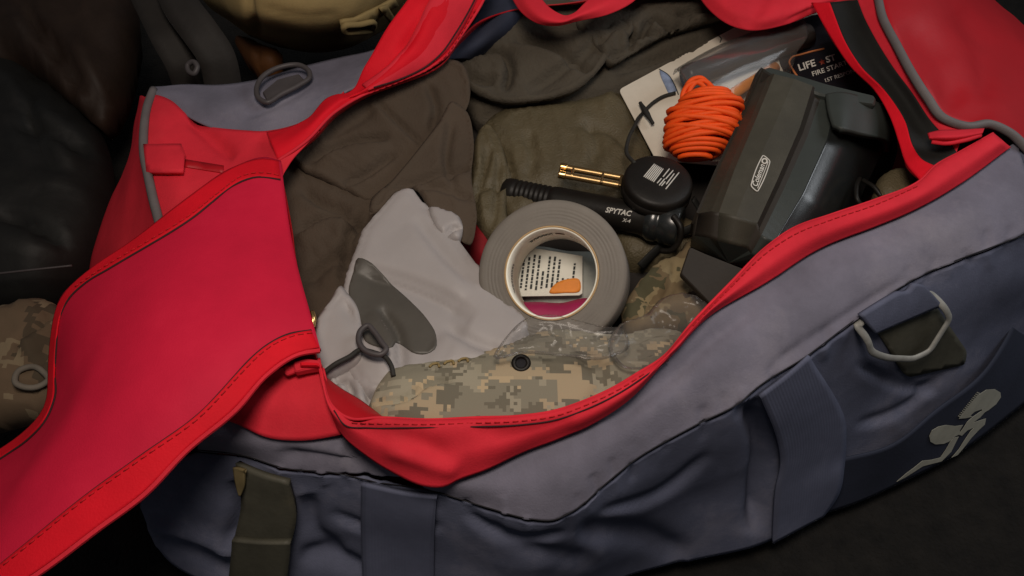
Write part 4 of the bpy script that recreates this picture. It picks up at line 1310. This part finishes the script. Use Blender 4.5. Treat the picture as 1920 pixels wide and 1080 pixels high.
clear2 = tag(pillow('clear_bag', [(1140, 650), (1160, 610), (1210, 590), (1240, 560), (1290, 552), (1330, 575), (1320, 620), (1270, 660), (1220, 690), (1160, 685)], .230, CLEAR, None, H=.008, Hb=.006, r=.010, res=.0036,
            creases=[([(1180, 640), (1230, 620), (1300, 615)], .006, 6, .004, 14), ([(1230, 580), (1260, 600), (1310, 590)], .005, 6), ([(1190, 670), (1240, 650), (1290, 640)], .005, 6)], cloth=dict(excess=.4, ang=2.0, seed=23, bend=.012, freq=40, rim=.006, amp=.005)),
    'crumpled clear plastic bag against the red front rim', 'plastic bag')

# ---- flashlight
fl0, fl1 = P(945, 358, .184), P(1270, 424, .202)
fd = (fl1 - fl0).normalized()
flash = thing('flashlight', 'black flashlight with white lettering lying behind the duct tape', 'flashlight', fl0.lerp(fl1, .5) - Vector((0, 0, .016)))
Lf = (fl1 - fl0).length
prof = [(.0001, 0), (.0115, 0), (.0135, .002), (.0140, .010)]
h = .012
while h < .050:
    prof += [(.0140, h), (.0132, h + .0012), (.0132, h + .0026), (.0140, h + .0038)]
    h += .005
prof += [(.0146, .056), (.0146, Lf * .72), (.0152, Lf * .74), (.0152, Lf * .80), (.0170, Lf * .84)]
lathe('barrel', fl0, fd, prof, BLKP, flash, 40)
lathe('head', fl0 + fd * (Lf * .835), fd, [(.0168, 0), (.0192, .004), (.0192, .010), (.0180, .0115), (.0180, .014), (.0195, .016), (.0195, .030), (.0185, .032), (.0165, .0325), (.0001, .030)], BLKG, flash, 40)
bm_v, bm_f = lathe('', fl0, fd, prof, BLKP, None, 40, build=False)
BV['flash'] = BVHTree.FromPolygons(bm_v, bm_f)
lettering('brand_lettering', 'SPYTAC', (1135, 398), (1184, 406), 10, 'flash', WHP, flash, shear=.25, bold=.02, off=.0006)
lettering('model_lettering', 'X-4', (1167, 415), (1182, 417.5), 6.5, 'flash', WHP, flash, shear=.2, bold=.02, off=.0006)
clip0 = fl0 + fd * (Lf * .86)
tube('lanyard', [(1262, 405, .222), (1276, 425, .219), (1272, 455, .205), (1256, 470, .195), (1240, 470, .19)], .0028, BLKP, flash, 40, 8)

# ---- folding multitool
mt = thing('multitool', 'small brass and steel folding tool on the olive sack', 'multitool', P(1105, 328, .212))
for nm, a, b in (('handle_bar', (1052, 313), (1168, 334)), ('handle_bar', (1049, 327), (1164, 348))):
    q0, q1 = P(*a, .2225), P(*b, .2205)
    o = tube(nm, [tuple(q0), tuple(q1)], .0033, STEEL, mt, 20, 10, world=True)
    tube('rounded_tip', [tuple(q0 - (q1 - q0).normalized() * .001), tuple(q0 + (q1 - q0).normalized() * .006)], .0040, BRASS, o, 8, 10, world=True)
tube('pivot_pin', [(1076, 314, .2235), (1072, 331, .2235)], .0017, BRASS, mt, 8, 8)
tube('cross_pin', [(1131, 325, .2235), (1127, 343, .2235)], .0013, STEEL, mt, 8, 8)
tube('cross_pin', [(1165, 332, .223), (1162, 349, .223)], .0014, STEEL, mt, 8, 8)

# ---- round black case with scratched lettering
ccn = P(1236, 335, .232)
cax = Vector((0.05, -.05, 1)).normalized()
case = thing('round_case', 'round black plastic case with scribbled white print on its lid', 'case', ccn - cax * .022)
lathe('lid', ccn, cax, [(.0001, 0), (.020, 0), (.0285, -.0006), (.0315, -.0022), (.0325, -.0050), (.0325, -.009)], BLKP, case, 72)
lathe('case_bottom', ccn, cax, [(.0318, -.0088), (.0318, -.0098), (.0330, -.0102), (.0330, -.018), (.030, -.022), (.0001, -.022)], BLKP, case, 72)
v_, f_ = lathe('', ccn, cax, [(.0001, 0), (.020, 0), (.0285, -.0006), (.0315, -.0022)], BLKP, None, 72, build=False)
BV['case'] = BVHTree.FromPolygons(v_, f_)
lines = []
strokes = [((1207 + 3.0 * k, 332 + 1.6 * k), (1227 + 2.7 * k, 308 + 1.5 * k)) for k in range(7)]
strokes += [((1232, 344), (1240, 335)), ((1236, 348), (1246, 336)), ((1243, 332), (1255, 317)), ((1248, 336), (1262, 320)), ((1249, 346), (1264, 326)), ((1248, 355), (1273, 324)), ((1240, 349), (1247, 341))]
for p_, q_ in strokes:
    lines.append(tube('', [tuple(v) for v in on('case', [p_, ((p_[0] + q_[0]) / 2, (p_[1] + q_[1]) / 2), q_], .0003)], .0006, WHP, None, 8, 5, world=True, build=False))
V, Fc = join(lines)
link('scribbled_print', V, Fc, WHP, case)
tube('case_strap', [(1300, 372, .21), (1312, 395, .2), (1300, 425, .195), (1268, 440, .19), (1230, 470, .18), (1200, 500, .17)], .005, BLKW, case, 40, 8, flat=.4)

# ---- fire starter on its card
fire = thing('fire_starter_pack', 'white and black carded fire starter in a clear blister behind the cord', 'package', P(1380, 170, .16))
gr = (0.12, 0.10)
card_poly = rounded([(1160, 168), (1390, 44), (1600, 10), (1680, 180), (1470, 320), (1230, 300)], 8)
slab('card', card_poly, .210, CARD, fire, .0012, gr, .0003, key='card', origin=(1380, 170))
decal('black_print', [(1452, 60), (1520, 30), (1600, 16), (1674, 178), (1560, 255), (1500, 200), (1462, 120)], 'card', CARDB, fire, .0006, 20, .0004)
decal('black_print', [(1400, 40), (1452, 34), (1500, 30), (1480, 60), (1456, 68)], 'card', CARDB, fire, .0007, 20, .0004)
decal('blue_print', [tuple(q) for q in crom([(1238, 132), (1250, 138), (1262, 155), (1268, 172), (1258, 178), (1246, 160)], 20, True)], 'card', BLUEP, fire, .0006, 6, .0004)
tube('ink_line', on('card', [(1236, 130), (1252, 140), (1264, 158), (1272, 178)], .0004), .0006, INK, fire, 20, 5, world=True)
tube('ink_line', on('card', [(1344, 66), (1352, 72), (1350, 80)], .0004), .0006, INK, fire, 10, 5, world=True)
# tube in the blister
t0, t1 = P(1284, 146, .2285), P(1515, 66, .236)
td = (t1 - t0).normalized()
Lt = (t1 - t0).length
lathe('steel_tube', t0, td, [(.0001, 0), (.0105, 0), (.0125, .002), (.0130, .006), (.0130, Lt), (.0001, Lt)], STEELT, fire, 36)
o1 = lathe('orange_rod', P(1352, 190, .224), (P(1480, 110, .227) - P(1352, 190, .224)), [(.0001, 0), (.0040, 0), (.0060, .001), (.0060, .085), (.0001, .085)], ORANGEP, fire, 20)
bz = .2055
surf('blister', [[(1262, 140, .218), (1330, 100, .220), (1420, 62, .222), (1500, 36, .224)],
                 [(1268, 130, .240), (1335, 92, .242), (1425, 56, .244), (1505, 30, .246)],
                 [(1290, 158, .246), (1360, 122, .248), (1440, 88, .249), (1516, 62, .250)],
                 [(1316, 195, .238), (1380, 160, .238), (1450, 124, .240), (1494, 100, .241)],
                 [(1345, 226, .226), (1405, 190, .226), (1452, 156, .228), (1484, 132, .229)],
                 [(1362, 246, .210), (1420, 210, .212), (1450, 182, .214), (1474, 156, .216)]], BLIST, fire, 40, 30, .0006, wr=(.0006, 30, 0, 1, 2))
o = tube('label_frame', on('card', [(1497, 148), (1486, 132), (1480, 116), (1486, 108), (1500, 104), (1530, 96), (1545, 93)], .0012), .0011, ORL, fire, 40, 6, world=True)
lettering('brand_lettering', 'LIFE', (1499, 135), (1530, 125), 13, 'card', WHP, fire, bold=.02, off=.0014)
star = [(1541 + 6.5 * (1 if k % 2 == 0 else .45) * math.cos(math.pi * k / 5 - 1.9), 118 + 6.5 * (1 if k % 2 == 0 else .45) * math.sin(math.pi * k / 5 - 1.9)) for k in range(10)]
decal('star_mark', star, 'card', mat('dark_red_print', (.22, .03, .015), .6), fire, .0014, 6, .0004)
lettering('brand_lettering', 'ST', (1550, 120), (1568, 114), 12, 'card', WHP, fire, bold=.02, off=.0014)
lettering('product_lettering', 'FIRE STARTER', (1524, 145), (1604, 118), 9, 'card', WHP, fire, bold=.01, off=.0014)
lettering('small_lettering', '1ST RESPONSE', (1548, 156), (1612, 134), 7, 'card', WHP, fire, off=.0014)

# ---- cord with toggle
cd = thing('toggle_cord', 'thin black cord with a bar toggle lying over the white card', 'cord', P(1210, 240, .2))
tube('cord', on('card', [(1266, 178), (1245, 184), (1225, 196), (1205, 216)], .003) + [P(1190, 236, .218), P(1178, 262, .224), P(1176, 290, .229), P(1190, 306, .233)], .0019, CORDK, cd, 60, 8, world=True)
tb = on('card', [(1200, 200), (1211, 218), (1224, 239)], .006)
tube('toggle', tb, .0026, CORDK, cd, 20, 8, world=True, taper=lambda t: .75 + .5 * math.sin(math.pi * min(1, t * 1.1)) ** 2)

# ---- orange paracord hank
hk = thing('orange_cord_hank', 'hank of bright orange cord wound into a bundle', 'cord hank', P(1316, 235, .20))
hc = P(1318, 234, .240)
ha = (P(1332, 150, .262) - P(1303, 310, .219)).normalized()          # winding axis
hn = (CAM - hc).normalized()
hs = ha.cross(hn).normalized()
hn = hs.cross(ha).normalized()


def winding(seed, turns, R0, RD, half, tilt):
    g = random.Random(seed)
    pts = []
    n = turns * 26
    ph = [g.uniform(-1, 1) for _ in range(turns + 2)]
    for i in range(n):
        t = i / (n - 1)
        k = t * turns
        h = (-1 + 2 * t)
        j = int(k)
        jit = ph[j] * (1 - (k - j)) + ph[j + 1] * (k - j)
        hh = h * half / .034
        rad = R0 * math.cos(1.22 * hh) ** .8 * (1 + .03 * jit)
        an = 2 * math.pi * k
        y = .034 * math.sin(1.22 * hh) / math.sin(1.22) + tilt * math.cos(an - .15) * rad + .0018 * jit
        pts.append(tuple(hc + hs * (rad * math.cos(an)) + hn * (rad * RD * math.sin(an)) + ha * y))
    return pts


for sd, tn, tl, rr_, hh in ((1, 13, .20, .0325, .034), (2, 6, .36, .0345, .017), (5, 3, .05, .0352, .010)):
    tube('cord_winding', winding(sd, tn, rr_, .62, hh, tl), .00255, ORANGE, hk, tn * 26, 8, world=True)
inner = lathe('cord_bundle', hc - ha * .031, ha, [(.001, 0), (.010, .001), (.015, .012), (.0172, .031), (.015, .050), (.010, .061), (.001, .062)], ORANGE, hk, 24)
for k, (dx, dy) in enumerate(((0, 0), (7, 6), (-5, 9))):
    tube('cord_loop', [(1284 + dx, 188 + dy, .248), (1286 + dx, 164 + dy, .253), (1298 + dx, 149 + dy, .256), (1314 + dx, 146 + dy, .256), (1328 + dx, 157 + dy, .255), (1338 + dx, 172 + dy, .253), (1348 + dx, 190 + dy, .246)], .0024, ORANGE, hk, 40, 8)

# ---- green-grey plastic case (branded)
cole = thing('plastic_lantern', 'dark green grey plastic lantern with white brand badge and black barrel', 'lantern', P(1480, 330, .18))
secs = []
T_ = [(1412, 168, .205), (1420, 140, .240), (1431, 128, .258), (1444, 134, .276), (1452, 139, .282), (1490, 148, .283), (1524, 161, .281), (1532, 170, .274), (1541, 176, .272), (1570, 182, .270), (1605, 200, .262), (1640, 232, .240), (1660, 275, .205)]
Q1 = [(1368, 280, .205), (1376, 250, .235), (1390, 226, .252), (1408, 222, .268), (1418, 222, .274), (1456, 226, .276), (1500, 238, .274), (1506, 248, .267), (1514, 256, .266), (1550, 262, .266), (1580, 285, .256), (1605, 330, .232), (1615, 370, .205)]
Q2 = [(1325, 380, .205), (1334, 350, .232), (1344, 322, .246), (1366, 316, .260), (1378, 316, .266), (1414, 320, .268), (1458, 336, .266), (1463, 346, .259), (1470, 354, .258), (1505, 362, .258), (1535, 390, .247), (1548, 420, .228), (1555, 450, .205)]
Q3 = [(1298, 440, .205), (1300, 420, .228), (1310, 400, .240), (1334, 396, .251), (1348, 398, .256), (1380, 404, .258), (1420, 418, .256), (1424, 428, .250), (1428, 440, .249), (1452, 452, .246), (1470, 470, .237), (1478, 490, .222), (1480, 510, .205)]
Q4 = [(1294, 462, .205), (1297, 450, .220), (1302, 442, .229), (1330, 446, .234), (1345, 452, .237), (1370, 458, .238), (1400, 465, .238), (1404, 470, .235), (1408, 476, .234), (1420, 484, .231), (1430, 494, .224), (1434, 504, .214), (1436, 512, .205)]
stations = []
for k in range(13):
    q_ = np.array([T_[k], Q1[k], Q2[k], Q3[k], Q4[k]], float)
    stations.append(np.stack([np.interp(np.linspace(0, 4, 29), range(5), q_[:, a]) for a in range(3)], 1))


def strip(name, ks, m, i0=0, i1=22, smooth=False):
    """facet of the lantern between section points ks, from station i0 to i1"""
    verts, faces = [], []
    for k in ks:
        for q in stations[k][i0:i1]:
            verts.append(P(*q))
    n = i1 - i0
    for a in range(len(ks) - 1):
        for i in range(n - 1):
            faces.append((a * n + i, a * n + i + 1, (a + 1) * n + i + 1, (a + 1) * n + i))
    nr = normals(verts, faces)
    if sum((CAM - v).dot(k) for v, k in zip(verts, nr)) < 0:
        faces = [tuple(reversed(f)) for f in faces]
        nr = [-k for k in nr]
    BV['cole_' + name] = BVHTree.FromPolygons(verts, faces)
    v2, f2 = shell(verts, faces, nr, .0022)
    return link(name, v2, f2, m, cole, smooth=smooth)


for nm, ks, m_ in (('side_wall', [0, 1, 2], BRNB), ('left_bevel', [2, 3], COLE), ('bevel_edge', [3, 4], COLE), ('top_panel', [4, 5, 6], COLE), ('panel_groove', [6, 7, 8], BRNB), ('shoulder', [8, 9], COLD)):
    strip(nm, ks, m_)
for nm, ks, m_ in (('lower_side', [0, 1, 2], BRNB), ('lower_bevel', [2, 3, 4], BRNB), ('panel_end', [4, 5, 6], COLE), ('lower_groove', [6, 7, 8], BRNB), ('lower_shoulder', [8, 9], COLD)):
    strip(nm, ks, m_, 21, 29, True)
bar_ = [stations[9], stations[10], stations[11], stations[12]]
surf('black_barrel', [[tuple(q) for q in s] for s in bar_], BLKG, cole, 60, 40, .002, key='barrel')
# closing end faces
for nm, st in (('top_end', T_), ('bottom_end', Q4)):
    vv = [P(*q) for q in st]
    cen = sum(vv, Vector()) / len(vv)
    cen.z = .21
    link(nm, vv + [cen], [(i, i + 1, len(vv)) for i in range(len(vv) - 1)] + [(len(vv) - 1, 0, len(vv))], COLD, cole, smooth=False)
# upper end lip, collar
slab('top_lip', rounded([(1430, 130), (1438, 125), (1500, 142), (1560, 160), (1644, 181), (1642, 196), (1600, 191), (1535, 176), (1450, 142)], 5), .278, COLD, cole, .014, (0, .1), .002)
surf('collar', [[(1548, 176, .279), (1552, 205, .278), (1560, 234, .277)], [(1575, 172, .281), (1577, 203, .2805), (1577, 240, .279)], [(1620, 182, .274), (1616, 212, .273), (1606, 248, .272)],
                [(1656, 196, .262), (1655, 228, .260), (1648, 258, .258)], [(1670, 206, .248), (1669, 240, .246), (1662, 264, .244)], [(1676, 230, .215), (1674, 262, .215), (1668, 285, .212)]], COLD, cole, 24, 30, .006, key='collar')
lettering('brand_lettering', 'Coleman', (1419, 352), (1434, 312), 10, ['cole_top_panel'], WHP, cole, bold=.012, off=.0009, up=(-10, -6))
badge = rounded([(1407, 349), (1420, 361), (1444, 303), (1430, 291)], 4)
tube('badge_outline', on('cole_top_panel', badge, .0006), .00055, WHP, cole, 70, 5, closed=True, world=True)
tube('badge_line', on('cole_top_panel', [(1420, 354), (1429, 332), (1440, 304)], .0006), .0004, WHP, cole, 20, 5, world=True)
tube('registered_mark', on('cole_top_panel', [(1433 + 4.5 * math.cos(a * .785), 303 + 4.5 * math.sin(a * .785)) for a in range(8)], .0006), .0008, WHP, cole, 24, 5, closed=True, world=True)
# dark flap and small things at the right
tag(slab('rubber_flap', rounded([(1293, 462), (1320, 474), (1400, 506), (1380, 545), (1335, 572), (1276, 512)], 5), .232, BRNB, None, .006, (0, .2), .001), 'flat brown black rubber flap below the lantern', 'flap')
rs = thing('strap_bundle', 'black strap and olive pad tucked between the lantern and right end', 'strap', P(1650, 360, .2))
pillow('pad', [(1648, 335), (1680, 322), (1725, 340), (1715, 370), (1660, 385), (1640, 365)], .235, OLIVE, rs, H=.012, Hb=.04, r=.012, res=.004)
tube('strap', [(1612, 335, .235), (1606, 352, .238), (1608, 375, .236), (1622, 392, .23)], .0022, BLKP, rs, 30, 8)
tube('strap', [(1618, 338, .236), (1640, 352, .240), (1652, 368, .238)], .0022, BLKP, rs, 24, 8)

# ================================================================== AROUND THE BAG
hp = thing('khaki_pack', 'rounded khaki canvas pack with webbing straps behind the bag', 'pack', P(570, -30, 0))
rows = [[(360, -60, .24), (470, -110, .26), (570, -120, .26), (680, -110, .26), (790, -60, .24)],
        [(366, -30, .235), (460, -40, .275), (570, -45, .285), (680, -42, .275), (780, -30, .235)],
        [(380, -5, .215), (455, 15, .255), (560, 22, .265), (660, 18, .255), (760, 0, .215)],
        [(408, 22, .18), (470, 52, .205), (560, 68, .215), (650, 62, .205), (738, 30, .18)],
        [(430, 38, .14), (485, 70, .15), (560, 91, .15), (645, 87, .15), (728, 48, .14)],
        [(450, 35, .06), (500, 62, .06), (565, 80, .05), (640, 76, .05), (710, 50, .06)]]
surf('canvas_shell', rows, KHAKI, hp, 80, 50, .003, key='khaki', creases=[([(465, -20), (475, 30), (490, 65)], .006, 8, .004, 20), ([(480, 10), (560, 28), (640, 26)], .003, 7), ([(520, 60), (600, 70), (700, 55)], .003, 8)], wr=(.004, 14, .2, 2, 4))
decal('side_strap', [(635, 34), (660, 30), (700, 12), (735, -8), (742, 4), (705, 26), (690, 40), (650, 52), (637, 50)], 'khaki', KHAKI, hp, .006, 8, .004)
tube('strap_loop', on('khaki', [(640, 36), (665, 34), (688, 30), (690, 42), (660, 46), (642, 46)], .009), .0035, KHAKI, hp, 40, 8, closed=True, world=True)
decal('side_strap', [(700, 8), (716, 2), (738, 28), (728, 36)], 'khaki', KHAKI, hp, .009, 8, .003)

def ribbon(name, pts, half, m, parent, th=.003, zup=0):
    c = [P(*q) for q in pts]
    c = [Vector(q) for q in crom(c, 40)]
    L_, R_ = [], []
    for i, q in enumerate(c):
        t = (c[min(i + 1, 39)] - c[max(i - 1, 0)]).normalized()
        s = t.cross((CAM - q).normalized()).normalized()
        L_.append(tuple(q + s * half))
        R_.append(tuple(q - s * half))
    return surf(name, [L_, R_], m, parent, 50, 4, th, px=False)

st = thing('hanging_straps', 'pair of dark webbing straps with a buckle behind the bag', 'straps', P(370, 60, .1))
ribbon('strap', [(262, -30, .24), (290, 25, .23), (315, 75, .22), (340, 120, .2), (355, 165, .17)], .017, STRAPD, st)
ribbon('strap', [(322, -30, .25), (345, 20, .245), (375, 60, .235), (405, 105, .215), (420, 165, .18)], .020, STRAPD, st)
tube('buckle', [(352, 122, .215), (362, 116, .218), (370, 126, .216), (364, 138, .212), (354, 134, .212)], .003, DMETAL, st, 30, 8, closed=True)
tag(pillow('leather_pouch', [(440, 75), (470, 78), (500, 92), (530, 105), (520, 122), (480, 120), (455, 100)], .15, AMBER, None, H=.012, Hb=.04, r=.012, res=.005, creases=[([(487, 85), (480, 118)], .004, 5)]), 'small amber brown leather piece under the khaki pack', 'leather pouch')

tag(pillow('leather_jacket', [(-60, -60), (120, -80), (230, -40), (262, 40), (250, 130), (225, 195), (190, 235), (140, 200), (60, 140), (-60, 120)], .14, LEATH, None, grad=(-.1, .15), H=.05, Hb=.08, r=.06, res=.011,
           creases=[([(20, -20), (90, 80), (160, 170), (205, 230)], .014, 12, .012, 50), ([(-20, 60), (40, 120), (60, 140)], .012, 12)], cloth=dict(excess=.25, ang=.6, seed=31, freq=9, amp=.02, rim=.04)), 'dark brown leather jacket heaped left of the bag', 'jacket')
tag(pillow('black_backpack', [(-80, 90), (40, 110), (120, 180), (195, 260), (215, 340), (200, 440), (165, 505), (100, 560), (-80, 560)], .09, LEATB, None, grad=(-.1, .1), H=.05, Hb=.08, r=.06, res=.011,
           creases=[([(20, 220), (120, 260), (160, 290)], .012, 12, .010, 45), ([(-20, 390), (60, 420), (120, 460)], .012, 12, .010, 40), ([(60, 120), (50, 230), (110, 330)], .01, 14)], cloth=dict(excess=.25, ang=1.2, seed=32, freq=9, amp=.02, rim=.04)), 'black nylon backpack lying against the left end of the bag', 'backpack')
tag(tube('chrome_rod', [(-30, 516, .125), (60, 506, .125), (135, 498, .12)], .0012, DMETAL, None, 20, 8), 'thin pale rod across the black backpack', 'rod')
cm = thing('camouflage_garment', 'brown camouflage garment with a cord loop left of the lid flap', 'garment', P(40, 690, .05))
pillow('cloth_body', [(-70, 610), (20, 585), (80, 570), (120, 580), (150, 650), (130, 740), (80, 775), (20, 785), (-70, 800)], .10, MULTW, cm, H=.04, Hb=.05, r=.04, res=.006, creases=[([(25, 642), (60, 615), (105, 580)], .012, 7, .010, 30), ([(10, 690), (50, 680), (100, 650)], .006, 10), ([(0, 720), (60, 725), (100, 705)], .007, 8)], cloth=dict(excess=.25, ang=.9, seed=33))
tube('cord_loop', on('cloth_body', [(35, 700), (55, 692), (80, 698), (88, 710), (75, 721), (50, 722), (36, 714)], .004), .0028, mat('grey_cord', (.16, .14, .115), .8), cm, 50, 8, closed=True, world=True)
for o in list(C.objects):
    if '_w' in o:
        del o['_w']
